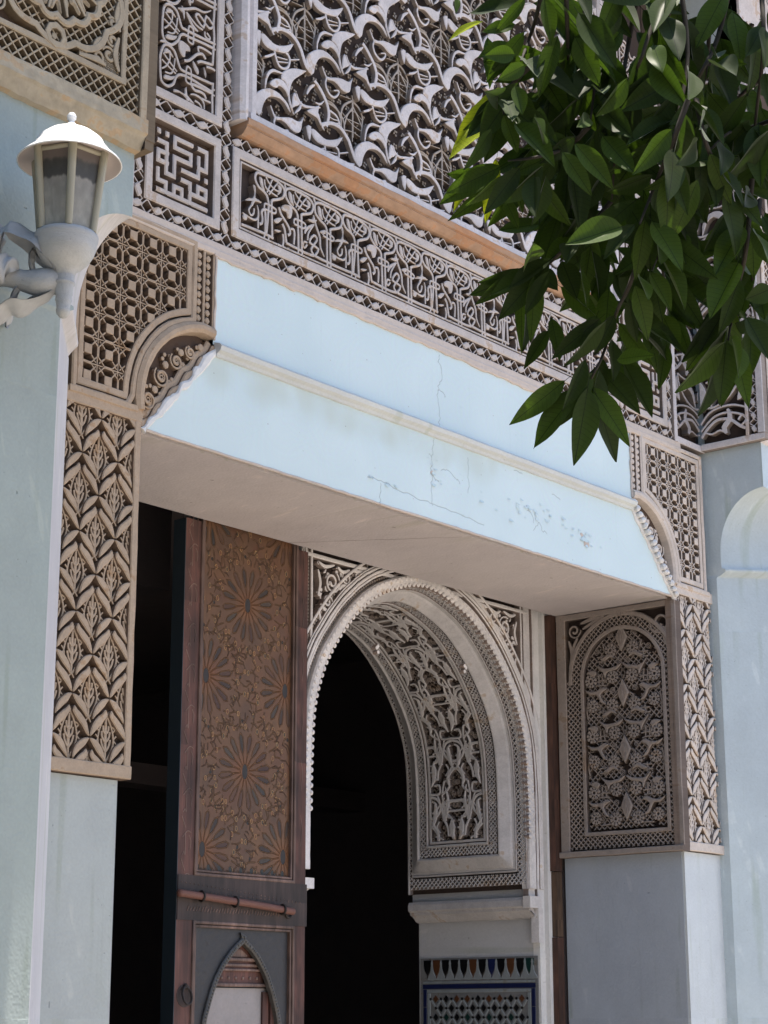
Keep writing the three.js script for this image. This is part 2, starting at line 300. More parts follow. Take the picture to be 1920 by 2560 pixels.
const ARABM = [
  ['s', 10, [416,18,413,60,416,96,433,127,473,157]],
  ['s', 10, [473,157,507,145,530,115,528,75,523,18]],
  ['s', 5, [473,155,474,92,475,-2]],
  ['s', 4, [422,63,473,119,530,99]],
  ['s', 4, [419,89,472,64,524,57]],
  ['s', 4, [427,26,472,36,518,31]],
  ['s', 9, [317,102,361,106,394,91,411,63]],
  ['s', 9, [66,-159,110,-157,146,-172,170,-201,170,-242]],
  ['s', 8, [212,-75,217,-118,188,-160,173,-207]],
  ['s', 7, [217,-118,247,-152,268,-182]],
  ['s', 4, [217,-118,220,-238]],
  ['s', 4, [178,-179,252,-173]],
  ['s', 4, [204,-93,146,-101]],
];
const FRZ = [
  ['s', 8, [127,11,132,58,136,111,132,136,124,149,108,158,89,164,74,178,69,194,77,211,93,215,123,218,158,219,187,213,207,204,213,188,204,166,181,153,156,141,150,127,151,96,156,8]],
  ['f', 0, [90,203,104,199,110,175,117,159,101,167,92,184]],
  ['s', 5, [119,213,137,195,166,182,195,184]],
  ['s', 5, [151,213,138,185,126,157]],
  ['s', 5, [176,209,155,181,135,153]],
  ['s', 5, [113,200,120,174,149,165,177,162]],
  ['f', 0, [176,207,198,201,195,181,177,167,184,188]],
  ['s', 6, [115,96,116,111,127,117,167,114,172,105,162,96,115,96]],
  ['s', 8, [6,5,58,6,120,8,161,6]],
  ['s', 6, [119,7,116,-17,127,-21,137,-12,138,11]],
  ['s', 8, [122,8,121,80,113,92,103,79,107,60,105,41,92,33]],
  ['t', 8, [212,222,218,208,220,198]],
  ['f', 0, [59,162,70,162,74,142,72,120,88,119,100,111,73,108,61,88,47,81,55,102,42,106,21,91,35,105,60,115,67,139]],
  ['s', 6, [52,85,41,66,51,51,64,61,66,80]],
  ['t', 7, [80,97,87,79,86,55,71,41,43,41,12,47]],
  ['f', 0, [16,44,36,46,33,27,16,27]],
  ['s', 6, [86,53,87,15]],
  ['f', 0, [39,-12,53,-6,70,-13,55,-19]],
  ['s', 8, [286,5,284,57,280,108,279,129,268,143,249,150,229,165,219,180,221,201,238,212,263,215,303,214,337,210,355,197,358,180,348,160,326,149,301,138,299,125,300,88,303,8]],
  ['f', 0, [234,201,249,195,255,171,260,155,244,163,235,180]],
  ['s', 5, [263,208,282,191,311,177,341,179]],
  ['s', 5, [296,209,282,180,269,152]],
  ['s', 5, [322,205,300,176,279,147]],
  ['s', 5, [256,195,264,169,293,160,323,157]],
  ['f', 0, [322,202,344,196,341,177,322,162,330,183]],
  ['s', 6, [261,91,262,106,272,112,314,110,319,101,309,91,261,91]],
  ['s', 8, [223,10,255,8,284,7,328,5,365,9]],
  ['s', 6, [284,7,286,-16,295,-22,304,-16,303,10]],
  ['s', 8, [226,9,221,31,215,57,204,72]],
  ['s', 8, [187,126,196,106,218,87,236,70,244,51,231,39]],
  ['s', 7, [244,67,260,70,265,50,262,15]],
  ['s', 7, [206,36,211,12,204,-11,188,-9,170,-15]],
  ['f', 0, [163,72,182,87,204,90,183,67,168,65]],
  ['f', 0, [199,133,217,147,246,149,253,131,246,107,230,102,223,120,203,121]],
  ['f', 0, [165,36,179,43,201,45,183,34]],
  ['t', 8, [359,224,365,212,370,203]],
  ['f', 0, [220,-11,241,-3,261,-16,245,-21]],
  ['s', 8, [435,-24,432,26,430,105,427,128,416,141,397,148,376,162,367,177,368,199,385,211,412,213,453,213,488,208,506,195,509,177,500,158,477,146,450,134,448,122,448,84,451,-22]],
  ['f', 0, [382,199,397,193,403,168,408,153,391,160,383,177]],
  ['s', 5, [412,206,431,189,461,175,492,177]],
  ['s', 5, [446,207,431,178,418,149]],
  ['s', 5, [473,203,450,173,427,144]],
  ['s', 5, [404,193,412,166,442,157,473,154]],
  ['f', 0, [473,200,496,194,492,174,473,160,480,181]],
  ['s', 6, [409,98,411,112,420,116,458,109,466,101,454,92,409,98]],
  ['s', 8, [369,10,402,8,432,7,497,6]],
  ['s', 6, [433,5,435,-22,442,-27,451,-19]],
  ['s', 7, [365,7,387,40,342,50,364,83,379,70,350,28,365,9]],
  ['t', 8, [360,156,365,142,375,119,394,85,398,49,417,21]],
  ['f', 0, [327,129,352,136,362,157,369,142,378,141,360,127]],
  ['t', 10, [316,73,327,95,362,122]],
  ['s', 6, [328,45,313,43,308,28,317,23,328,37]],
  ['s', 6, [362,122,335,81,331,54]],
  ['f', 0, [392,106,409,117,424,108,409,103]],
];
// ------------------------------------------------------------------ setting: ground and the sun-struck court
{
  const pave = dataTex(512, (u, v) => { const a = fbm(u * 5, v * 5, 5, 91), gx = Math.abs(((u * 8) % 1) - 0.5), gy = Math.abs(((v * 8) % 1) - 0.5), j = gx > 0.485 || gy > 0.485 ? 0.25 : 0; const k = 0.72 + 0.25 * (a - 0.5) - j; return [k, k * 0.95, k * 0.88]; }, true, 3.2);
  const g = new THREE.PlaneGeometry(160, 160); g.rotateX(-Math.PI / 2); const uv = g.attributes.uv, p = g.attributes.position; for (let i = 0; i < p.count; i++) uv.setXY(i, p.getX(i), p.getZ(i));
  tag(mesh('courtyard_floor', g, mat([0.82, 0.80, 0.775], { map: pave, roughness: 0.7 })), null, null, null, 'structure');
}

// ------------------------------------------------------------------ the facade round the doorway (its face is z = 0)
const X0 = 3.392, X1 = 7.067, CX = 5.23, L0 = 3.71, R0 = 6.75, SOF = 3.3, D = 0.6, GR = -0.032;   // GR: depth of the carved grounds
const mir = (x) => 2 * CX - x;
const facade = thing('palace_facade', 'carved stucco and pale blue doorway facade between two pale piers', 'facade');
{
  mesh('wall_core', boxes([X0 - 0.2, L0 - 0.03, 0, 7.2, -D, -0.068], [R0 + 0.034, X1 + 0.2, 0, 7.2, -D, -0.068], [L0 - 0.03, R0 + 0.034, SOF + 0.3, 7.2, -D, -0.068]), M.jamb, facade);
  mesh('lintel', boxGeo(L0 - 0.03, R0 + 0.034, SOF, SOF + 0.3, -D, GR + 0.002), M.soffit, facade);
  { // the hairline crack across the soffit and a few chips
    const c = new Carve((u, v, w) => [u, SOF - w, v]), r = rng(5), l = [];
    for (let i = 0; i <= 22; i++) l.push([lerp(5.02, 5.36, i / 22), lerp(-0.6, -0.06, i / 22) + (r() - 0.5) * 0.02]);
    c.sweep(l, [[0.0018, 0.0005], [-0.0018, 0.0005]], { scale: (t) => 0.3 + noise(t * 9, 2, 0, 4) }); c.to('soffit_crack', mat([0.16, 0.13, 0.12]), facade); const d = new Carve((u, v, w) => [u, SOF - w, v]);
    for (let i = 0; i < 14; i++) { const x = 4.2 + r() * 2.3, z = -0.05 - r() * 0.5, s = 0.002 + r() * 0.004; d.sweep([[x, z], [x + s * 2, z + s]], [[s * 0.5, 0.0005], [-s * 0.5, 0.0005]]); }
    d.to('small_chips', mat([0.16, 0.13, 0.12]), facade).userData.kind = 'stuff';
  }
}
// blue plaster: colour with its hairline cracks, chips and the greenish bloom of old damp
const BW = 2048, BH = 448, bx = (x) => (x - 3.70) / 3.06 * BW, by = (y) => BH - (y - 3.29) / 0.6694 * BH;
const cracks = [
  [[5.17, 3.94], [5.165, 3.91], [5.185, 3.89], [5.178, 3.84], [5.158, 3.80], [5.162, 3.75], [5.168, 3.70], [5.165, 3.665]], [[5.158, 3.80], [5.19, 3.80], [5.205, 3.785]],
  [[5.13, 3.612], [5.124, 3.57], [5.118, 3.54], [5.112, 3.50], [5.118, 3.46], [5.112, 3.41], [5.116, 3.36]], [[5.118, 3.47], [5.14, 3.455], [5.16, 3.46]], [[5.17, 3.50], [5.21, 3.51], [5.26, 3.49], [5.28, 3.475]], [[5.10, 3.545], [5.12, 3.535]],
  [[4.76, 3.385], [4.85, 3.385], [4.93, 3.375], [5.05, 3.365], [5.15, 3.365], [5.28, 3.36], [5.42, 3.35]], [[4.83, 3.378], [4.828, 3.33], [4.825, 3.305]], [[5.33, 3.585], [5.335, 3.52], [5.332, 3.45]],
  [[5.87, 3.56], [5.93, 3.55]], [[5.62, 3.60], [5.68, 3.598]], [[5.74, 3.39], [5.78, 3.43], [5.80, 3.40], [5.83, 3.395]], [[5.70, 3.46], [5.73, 3.455], [5.745, 3.42]],
];
const chips = [[6.08, 3.42, 0.02], [6.10, 3.395, 0.014], [6.05, 3.45, 0.009], [5.69, 3.47, 0.012], [5.76, 3.455, 0.014], [5.79, 3.50, 0.010], [5.85, 3.47, 0.009], [6.0, 3.42, 0.010], [5.96, 3.44, 0.008], [6.2, 3.41, 0.008], [5.5, 3.42, 0.008], [5.41, 3.47, 0.006], [4.78, 3.388, 0.012], [5.12, 3.475, 0.012], [5.0, 3.57, 0.005], [5.29, 3.765, 0.006]];
for (const [x, y, sx, sy, n] of [[5.74, 3.47, 0.12, 0.045, 15], [6.07, 3.42, 0.07, 0.03, 8], [5.13, 3.48, 0.05, 0.05, 7], [4.86, 3.385, 0.10, 0.008, 6], [5.93, 3.45, 0.08, 0.03, 5], [5.5, 3.45, 0.25, 0.09, 7]]) { const r = rng(Math.round(x * 313)); for (let i = 0; i < n; i++) chips.push([x + (r() - 0.5) * 2 * sx, y + (r() - 0.5) * 2 * sy, 0.004 + r() * 0.009]); }
{
  const cv = document.createElement('canvas'); cv.width = BW; cv.height = BH; const g = cv.getContext('2d');
  const cb = document.createElement('canvas'); cb.width = BW; cb.height = BH; const h = cb.getContext('2d');
  g.fillStyle = 'rgb(203,220,224)'; g.fillRect(0, 0, BW, BH); h.fillStyle = 'rgb(128,128,128)'; h.fillRect(0, 0, BW, BH);
  const r = rng(77);
  for (let i = 0; i < 260; i++) { const x = r() * BW, y = r() * BH, s = 20 + r() * 130, c = r() < 0.5 ? '196,214,219' : '214,228,231'; const gr = g.createRadialGradient(x, y, 0, x, y, s); gr.addColorStop(0, `rgba(${c},0.20)`); gr.addColorStop(1, `rgba(${c},0)`); g.fillStyle = gr; g.fillRect(x - s, y - s, 2 * s, 2 * s); }
  for (let i = 0; i < 70; i++) { const x = bx(4.0 + r() * 1.5), y = by(3.595 - r() * 0.06), s = 14 + r() * 50; const gr = g.createRadialGradient(x, y, 0, x, y, s); gr.addColorStop(0, 'rgba(190,201,194,0.22)'); gr.addColorStop(1, 'rgba(190,201,194,0)'); g.fillStyle = gr; g.fillRect(x - s, y - s, 2 * s, 2 * s); }
  for (let i = 0; i < 34; i++) { const x = r() * BW, y = by(3.9 - r() * 0.3), w = 1 + r() * 3; g.fillStyle = 'rgba(188,206,206,0.16)'; g.fillRect(x, y, w, 40 + r() * 110); }
  for (let i = 0; i < 900; i++) { const v = 120 + r() * 16; h.fillStyle = `rgba(${v},${v},${v},0.5)`; const s = 2 + r() * 14; h.beginPath(); h.arc(r() * BW, r() * BH, s, 0, 7); h.fill(); }
  for (let i = 0; i < 60; i++) { g.fillStyle = 'rgba(120,120,116,0.7)'; const s = 0.6 + r() * 1.3; g.fillRect(r() * BW, r() * BH, s * 1.6, s); }
  for (const l of cracks) {
    for (const [c, k, lw, a] of [[g, 'rgb(150,160,162)', 1.4, 0.8], [h, 'rgb(60,60,60)', 2.2, 1]]) {
      c.strokeStyle = k; c.globalAlpha = a; c.lineJoin = 'round'; const rr = rng(3); c.lineWidth = lw; c.beginPath();
      l.forEach((p, i) => { if (!i) { c.moveTo(bx(p[0]), by(p[1])); return; } const q = l[i - 1]; for (let k2 = 1; k2 <= 5; k2++) { const t = k2 / 5; c.lineTo(bx(lerp(q[0], p[0], t)) + (rr() - 0.5) * 9, by(lerp(q[1], p[1], t)) + (rr() - 0.5) * 6); } });
      c.stroke(); c.globalAlpha = 1;
    }
  }
  const t = new THREE.CanvasTexture(cv); t.colorSpace = THREE.SRGBColorSpace; const b = new THREE.CanvasTexture(cb);
  for (const q of [t, b]) { q.repeat.set(1 / 3.06, 1 / 0.6694); q.offset.set(-3.70 / 3.06, -3.29 / 0.6694); q.wrapS = q.wrapT = THREE.ClampToEdgeWrapping; }
  M.blue = mat([0.86, 0.86, 0.86], { map: t, bumpMap: b, bumpScale: 0.004, roughness: 0.75 });
}
{
  const f = part('lintel_face', facade), up = new Carve(), lo = new Carve();
  up.sheet(4.006, 3.655, mir(4.006), 3.956, -0.003, 0.1).to('upper_band', M.blue, f);
  { // lower band: slanted ends, left by the brackets
    const n0 = lo.n, n = 30; for (let i = 0; i <= n; i++) { const t = i / n; lo.vert(lerp(L0, R0, t), SOF, -0.0005 + 0.0015 * noise(t * 12, 1, 0, 5)); lo.vert(lerp(4.02, mir(4.02), t), 3.625, -0.0005); }
    for (let i = 0; i < n; i++) { const a = n0 + 2 * i; lo.i.push(a, a + 2, a + 1, a + 2, a + 3, a + 1); }
    lo.to('lower_band', M.blue, f);
    const edge = new Carve(undefined, 0.002, 8); edge.ribbon(even([[L0, SOF + 0.004], [R0, SOF + 0.004]], 0.03), 0.008, -0.006, 0.003, { bev: 0.003 }); edge.to('arris', M.band, f);
  }
  // lifted flakes of paint
  for (const [x, y, s] of chips) { const fl = new Carve(), r = rng(Math.round(x * 991 + y * 77)), q = []; for (let k = 0; k < 7; k++) { const a = k / 7 * 6.283, e = s * (0.5 + 0.6 * r()); q.push([x + Math.cos(a) * e, y + Math.sin(a) * e * 0.55]); } const n0 = fl.n, tilt = 0.35 + r() * 0.7; for (const p of q) fl.vert(p[0], p[1], 0.003 + Math.max(0, (y - p[1]) * tilt + (p[0] - x) * 0.3)); for (let k = 1; k < 6; k++) fl.i.push(n0, n0 + k, n0 + k + 1); fl.to('paint_flake', M.blue, f); }
  for (const [x, y, s] of [[6.10, 3.405, 0.013], [6.07, 3.437, 0.008], [5.70, 3.475, 0.005], [5.115, 3.482, 0.006]]) { const bare = new Carve(), r = rng(Math.round(x * 500)), q = []; for (let k = 0; k < 8; k++) { const a = k / 8 * 6.283, e = s * (0.6 + 0.8 * r()); q.push([x + Math.cos(a) * e * 1.3, y + Math.sin(a) * e * 0.8]); } bare.poly(q, -0.002, 0.0016, 0.0005).to('bare_patch', M.band, f); }
  const c = new Carve(undefined, 0.0015, 3);   // string moulding between the two bands
  c.sweep(even([[4.012, 3.638], [mir(4.012), 3.638]], 0.05), [[-0.026, -0.004], [-0.024, 0.009], [-0.014, 0.012], [-0.008, 0.026], [0.006, 0.031], [0.016, 0.022], [0.02, 0.008], [0.025, -0.004]]);
  c.to('string_moulding', painted([0.60, 0.63, 0.63]), f);
  const w = new Carve(undefined, 0.004, 12);  // whitewash slopped along the edges
  w.ribbon(even([[4.0, 3.955], [mir(4.0), 3.955]], 0.02), 0.012, -0.004, 0.005, { bev: 0.003, scale: (t) => 0.6 + 0.9 * noise(t * 60, 3, 0, 2) });
  w.ribbon(even([[4.008, 3.67], [4.008, 3.95]], 0.02), 0.008, -0.004, 0.004, { bev: 0.002 }); w.ribbon(even([[mir(4.008), 3.67], [mir(4.008), 3.95]], 0.02), 0.008, -0.004, 0.004, { bev: 0.002 });
  w.to('whitewash_edge', M.band, f);
}
// rows and columns of twisted chain, the plain band under them
{
  const g = new Carve(), b = part('chain_border', facade), c = new Carve(undefined, 0.0008, 4), cl = new Carve(undefined, 0.0008, 4);
  for (const [u0, v0, u1, v1] of [[3.6, 3.998, mir(3.6), 4.052], [3.69, 4.362, mir(3.69), 4.412], [3.64, 4.04, 3.70, 6.4], [4.022, 4.04, 4.082, 6.4], [mir(4.082), 4.04, mir(4.022), 6.4], [mir(3.70), 4.04, mir(3.64), 6.4]]) g.sheet(u0, v0, u1, v1, GR - (u1 - u0 > 0.1 ? 0 : 0.004));
  g.to('ground', M.ground, b);
  const A = -0.034, B = -0.004;
  chain(c, [3.645, 4.024], [mir(3.645), 4.024], 0.046, 0.0885, A, B); chain(c, [4.08, 4.386], [mir(4.08), 4.386], 0.046, 0.0885, A, B);
  for (const x of [4.052, mir(4.052), mir(3.671)]) chain(c, [x, 4.046], [x, 5.9], 0.05, 0.0885, A, B);
  chain(cl, [3.671, 4.046], [3.671, 5.9], 0.05, 0.0885, A, B); chain(c, [3.70, 4.386], [4.02, 4.386], 0.046, 0.107, A, B); chain(c, [mir(4.02), 4.386], [mir(3.70), 4.386], 0.046, 0.107, A, B);
  c.to('chain', M.grey, b); cl.to('chain', M.grey, b);
  const p = new Carve(undefined, 0.0012, 6); p.sweep(even([[3.60, 3.978], [mir(3.60), 3.978]], 0.06), [[0.0235, GR], [0.0235, -0.002], [0.021, 0.0], [0.002, 0.001], [-0.006, 0.004], [-0.0205, 0.003], [-0.0235, 0], [-0.0235, GR]]); p.to('plain_band', M.band, b);
}
// square letters: two framed panels, one at each end of the frieze
function kufic(ux) {
  const p = part('kufic_panel', facade), g = new Carve(), f = new Carve(undefined, 0.001, 2), t = new Carve(undefined, 0.0009, 7);
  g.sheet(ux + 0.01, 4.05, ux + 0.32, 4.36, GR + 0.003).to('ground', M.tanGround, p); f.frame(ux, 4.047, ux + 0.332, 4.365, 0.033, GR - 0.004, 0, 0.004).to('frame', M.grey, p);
  const cu = 0.0176, cv = 0.0166, ou = ux + 0.060, ov = 4.298, P = (l) => l.map(([a, b]) => [ou + a * cu, ov - b * cv]);
  const S = (l, closed) => { const q = P(l); if (closed) { const e = []; q.forEach((a, i) => { const s = even([a, q[(i + 1) % q.length]], 0.03); s.pop(); e.push(...s); }); t.ribbon(e, 0.0165, GR, -0.006, { closed: true, bev: 0.0035 }); return; } const e = q.slice(), d0 = sub(e[0], e[1]), n = e.length, d1 = sub(e[n - 1], e[n - 2]), l0 = len(d0), l1 = len(d1); e[0] = [e[0][0] + d0[0] / l0 * 0.008, e[0][1] + d0[1] / l0 * 0.008]; e[n - 1] = [e[n - 1][0] + d1[0] / l1 * 0.008, e[n - 1][1] + d1[1] / l1 * 0.008]; t.ribbon(e, 0.0165, GR, -0.006, { bev: 0.0035 }); };
  S([[0, 2], [2, 2], [2, 8], [4, 8], [4, 4], [8, 4], [8, 2], [4, 2], [4, 0], [8, 0]]); S([[2, 4], [0, 4], [0, 6], [2, 6]]);
  S([[10, 0], [12, 0], [12, 4], [10, 4]]); S([[10, 2], [10, 6], [6, 6]]);
  S([[0, 12], [12, 12]]); S([[10, 8], [12, 8], [12, 10], [10, 10]], true); S([[8, 10], [10, 10]]); S([[6, 8], [8, 8], [8, 12]]); S([[4, 10], [6, 10], [6, 12], [4, 12]], true); S([[0, 8], [0, 10], [2, 10], [2, 12]]);
  for (const [a, b] of [[0, 0], [2, 0], [12, 6]]) { const [q] = P([[a, b]]); t.rect(q[0] - 0.0082, q[1] - 0.009, q[0] + 0.0082, q[1] + 0.009, GR, -0.006, 0.0035); }
  t.to('lettering', M.grey, p);
}
kufic(3.693); kufic(mir(3.693) - 0.332);
// long band of plaited letters over the door, and the same hand turned upright at its ends
{
  const p = part('inscription_frieze', facade), g = new Carve(), f = new Carve(undefined, 0.0012, 2), t = new Carve(undefined, 0.0007, 9), a = 4.077, b = mir(4.077);
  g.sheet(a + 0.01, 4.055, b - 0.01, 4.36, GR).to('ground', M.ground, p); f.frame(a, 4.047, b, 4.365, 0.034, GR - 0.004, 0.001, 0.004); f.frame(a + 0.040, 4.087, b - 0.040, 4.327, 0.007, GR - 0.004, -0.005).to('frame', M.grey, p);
  for (let i = 0; i < 5; i++) motif(t, FRZ, a + 0.043 + i * 0.444, 4.100, [a + 0.044, 4.089, b - 0.044, 4.326], GR - 0.003, -0.004, undefined, 1.22);
  t.to('lettering', M.grey, p);
}
function uprightBand(x0, x1) {
  const p = part('upright_inscription', facade), g = new Carve(), f = new Carve(undefined, 0.0012, 2), t = new Carve(undefined, 0.0007, 9), k = (x1 - x0 - 0.07) / 0.235;
  g.sheet(x0 + 0.01, 4.42, x1 - 0.01, 6.2, GR).to('ground', M.ground, p); f.frame(x0, 4.408, x1, 6.22, 0.033, GR - 0.004, 0.001, 0.004).to('frame', M.grey, p);
  for (let i = 0; i < 3; i++) motif(t, FRZ, x1 - 0.036, 4.452 + i * 0.444 * 1.0 - 0.06, [x0 + 0.035, 4.443, x1 - 0.035, 5.9], GR - 0.003, -0.004, (q) => [-q[1] * k, q[0]], 1.22);
  t.to('lettering', M.grey, p);
}
uprightBand(3.693, 4.025); uprightBand(mir(4.025), mir(3.693));
// the big arabesque
{
  const p = part('arabesque_panel', facade), g = new Carve(), a = 4.077, b = mir(4.077), v0 = 4.41, v1 = 6.4, r = [a + 0.088, v0 + 0.088, b - 0.088, 5.9], GD = -0.034;
  g.sheet(a + 0.06, v0 + 0.06, b - 0.06, 6.2, GD).to('ground', M.ground, p);
  const fr = new Carve(undefined, 0.0012, 3), lg = new Carve(undefined, 0.002, 13);
  const prof = [[0.046, -0.05], [0.046, 0.0], [0.043, 0.022], [0.026, 0.034], [0.012, 0.032], [0.004, 0.012], [-0.006, 0.010], [-0.016, 0.022], [-0.034, 0.024], [-0.046, 0.012], [-0.046, -0.06]];
  for (const s of [0, 1]) fr.sweep(even(s ? [[b - 0.046, v0 + 0.045], [b - 0.046, 6.3]] : [[a + 0.046, 6.3], [a + 0.046, v0 + 0.045]], 0.06), prof.map(([o, w]) => [-o, w]));
  fr.sweep(even([[a + 0.05, v0 + 0.072], [b - 0.05, v0 + 0.072]], 0.06), [[0.017, -0.06], [0.017, 0.02], [0.012, 0.026], [-0.012, 0.030], [-0.016, 0.02], [-0.018, -0.05]]); fr.to('frame', M.pale, p);
  lg.sweep(even([[a + 0.03, v0 + 0.028], [b - 0.03, v0 + 0.028]], 0.05), [[0.028, -0.05], [0.028, 0.036], [0.024, 0.040], [0.004, 0.036], [0.001, 0.028], [-0.004, 0.030], [-0.022, 0.014], [-0.028, 0.004], [-0.028, -0.05]]); lg.to('ledge', M.ledge, p, 'rust stained flaking plaster ledge').userData.label = 'rust orange flaking plaster ledge';
  const hi = new Carve(undefined, 0.0012, 21), mi = new Carve(undefined, 0.001, 22), lo = new Carve(undefined, 0.001, 23);
  for (let j = -2; j <= 5; j++) for (let i = -3; i <= 5; i++) { const ou = 4.477 + i * 0.520 - (((j % 2) + 2) % 2) * 0.260, ov = 4.868 + j * 0.254; motif(hi, ARAB, ou, ov, r, -0.010, 0.009, undefined, 0.92); motif(mi, ARABM, ou, ov, r, GD, -0.012, undefined, 0.85); }
  const rr = rng(31); for (let y = r[1] + 0.02; y < r[3]; y += 0.045) for (let x = r[0] + 0.02; x < r[2] - 0.02; x += 0.045) { const cx = x + (rr() - 0.5) * 0.024, cy = y + (rr() - 0.5) * 0.024; for (let k = 0; k < 4; k++) { const q = k * Math.PI / 2 + rr(); lo.poly(arc(cx + 0.008 * Math.cos(q), cy + 0.008 * Math.sin(q), 0.0052, 0, 5.2, 4), GD, -0.025, 0.002); } }
  hi.to('leaf_scrolls', M.pale, p); mi.to('ribbed_stems', M.mid, p); lo.to('small_flowers', M.mid, p);
}
// ------------------------------------------------------------------ pilasters: leaf lattice below, pierced spandrel and quarter arch above
// half-period of the lattice: 0.069 wide, 0.117 high; a node at (0, 0)
const LEAF = [
  ['f', 0, [-1, -3, -13, -3, -26, -8, -40, -19, -51, -33, -58, -51, -59, -67, -50, -58, -39, -48, -27, -37, -15, -25, -5, -11]],
  ['f', 0, [-1, 4, -6, 24, -13, 40, -23, 52, -36, 63, -48, 71, -58, 82, -65, 68, -58, 55, -48, 45, -38, 35, -27, 24, -16, 12, -7, 4]],
];
const LEAFIN = [   // the feathered leaf in each eye, centred on it
  ['t', 12, [0, -60, 0, 0, 0, 60]], ['s', 7, [0, -36, -12, -20, -18, 0]], ['s', 7, [0, -10, -13, 6, -15, 22]], ['s', 7, [0, 14, -9, 24, -10, 38]], ['s', 7, [0, -36, 12, -20, 18, 0]], ['s', 7, [0, -10, 13, 6, 15, 22]], ['s', 7, [0, 14, 9, 24, 10, 38]],
  ['s', 6, [-3, -62, -22, -32, -30, 0, -20, 36, -2, 66]], ['s', 6, [3, -62, 22, -32, 30, 0, 20, 36, 2, 66]], ['s', 5, [-40, -10, -30, 0, -40, 12]], ['s', 5, [40, -10, 30, 0, 40, 12]], ['s', 5, [-28, -30, -36, -22, -26, -14]], ['s', 5, [28, -30, 36, -22, 26, -14]], ['s', 5, [-26, 22, -34, 30, -22, 38]], ['s', 5, [26, 22, 34, 30, 22, 38]], ['s', 5, [-10, 78, 0, 66, 10, 78]], ['s', 5, [-10, -74, 0, -62, 10, -74]],
];
const flipU = (q) => [-q[0], q[1]];
function pilaster(side, colour) {   // side 0 left, 1 right
  const M_ = (x) => side ? mir(x) : x, p = part('pilaster', facade), a = Math.min(M_(X0), M_(3.712)), b = Math.max(M_(X0), M_(3.712)), y0 = 2.258, y1 = 3.368, m = colour;
  const PG = -0.024, g = new Carve(); g.sheet(a, y0 + 0.01, b, y1 - 0.02, PG); g.sheet(a, y1 - 0.03, b, 3.98, GR - 0.008).to('ground', M.tanGround, p);
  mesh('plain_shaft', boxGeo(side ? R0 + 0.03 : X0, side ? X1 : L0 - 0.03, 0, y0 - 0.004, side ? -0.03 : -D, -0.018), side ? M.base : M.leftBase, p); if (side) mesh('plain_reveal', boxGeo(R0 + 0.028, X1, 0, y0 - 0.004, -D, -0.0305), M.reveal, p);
  // leaf lattice
  const t = new Carve(undefined, 0.0012, 31 + side), lo = new Carve(undefined, 0.0008, 33), r = [a + 0.012, y0 + 0.036, b - 0.016, y1 - 0.044], ox = M_(3.554), oy = 2.597;
  for (let j = -5; j <= 9; j++) for (let i = -4; i <= 4; i++) { if ((i + j) & 1) continue; const u = ox + i * 0.0688, v = oy + j * 0.1165; for (const T of [(q) => q, flipU]) motif(t, LEAF, u, v, r, PG - 0.003, 0.001, T); motif(lo, LEAFIN, u + 0.0688, v, r, PG - 0.003, -0.009); }
  t.to('leaf_lattice', m, p); lo.to('feathered_leaves', m, p);
  const f = new Carve(undefined, 0.0015, 35);
  f.bar([M_(3.698), y0], [M_(3.698), y1 - 0.01], 0.026, GR - 0.01, 0.002); f.bar([a, y0 + 0.018], [b, y0 + 0.018], 0.038, GR - 0.01, 0.004); f.bar([a, y1 - 0.024], [b - 0.0, y1 - 0.024], 0.045, GR - 0.01, 0.003);
  f.sweep(even([[M_(3.42), y1 - 0.008], [M_(3.69), y1 - 0.008]], 0.05), (side ? 1 : -1) > 0 ? [[-0.012, 0], [-0.008, 0.008], [0.008, 0.008], [0.012, 0]] : [[0.012, 0], [0.008, 0.008], [-0.008, 0.008], [-0.012, 0]]);
  // spandrel frame: left bar, foot, head, right bar, then the quarter arch
  const cx = M_(3.99), cy = 3.40, A0 = side ? 0 : Math.PI, AE = side ? Math.PI * 0.5 : Math.PI * 0.5;
  const q = (rad, e0, e1, n = 18) => arc(cx, cy, rad, e0, e1, n);
  const inner = [[M_(3.463), 3.392], [M_(3.643), 3.392], ...q(0.345, A0, side ? 1.30 : Math.PI - 1.30, 14), [M_(3.896), 3.74], [M_(3.896), 3.945], [M_(3.463), 3.945]];
  f.ribbon(inner.flatMap((c, i) => { const e = even([c, inner[(i + 1) % inner.length]], 0.06); e.pop(); return e; }), 0.022, GR - 0.006, 0.0, { closed: true, bev: 0.003 });
  const outer = [[M_(3.44), 3.366], [M_(3.652), 3.366], ...q(0.318, A0, side ? 1.16 : Math.PI - 1.16, 14), [M_(3.915), 3.71], [M_(3.915), 3.968], [M_(3.44), 3.968]];
  f.ribbon(outer.flatMap((c, i) => { const e = even([c, outer[(i + 1) % outer.length]], 0.06); e.pop(); return e; }), 0.020, GR - 0.006, 0.004, { closed: true, bev: 0.006 });
  f.sweep([[M_(3.702), 3.36], ...q(0.293, A0, side ? 1.45 : Math.PI - 1.45, 20), [M_(4.005), 3.687]], (side ? 1 : -1) > 0 ? [[-0.020, -0.03], [-0.018, 0.006], [-0.006, 0.014], [0.006, 0.014], [0.016, 0.006], [0.02, -0.03]] : [[0.020, -0.03], [0.018, 0.006], [0.006, 0.014], [-0.006, 0.014], [-0.016, 0.006], [-0.02, -0.03]]);
  f.to('frame', m, p);
  // pierced star net
  const s = new Carve(undefined, 0.0008, 37), sq = new Carve(), P = 0.082, h = 0.0150, test = (x, y) => { const X = side ? mir(x) : x; return X > 3.472 && X < 3.888 && y > 3.402 && y < 3.938 && Math.hypot(X - 3.99, y - 3.40) > 0.352; };
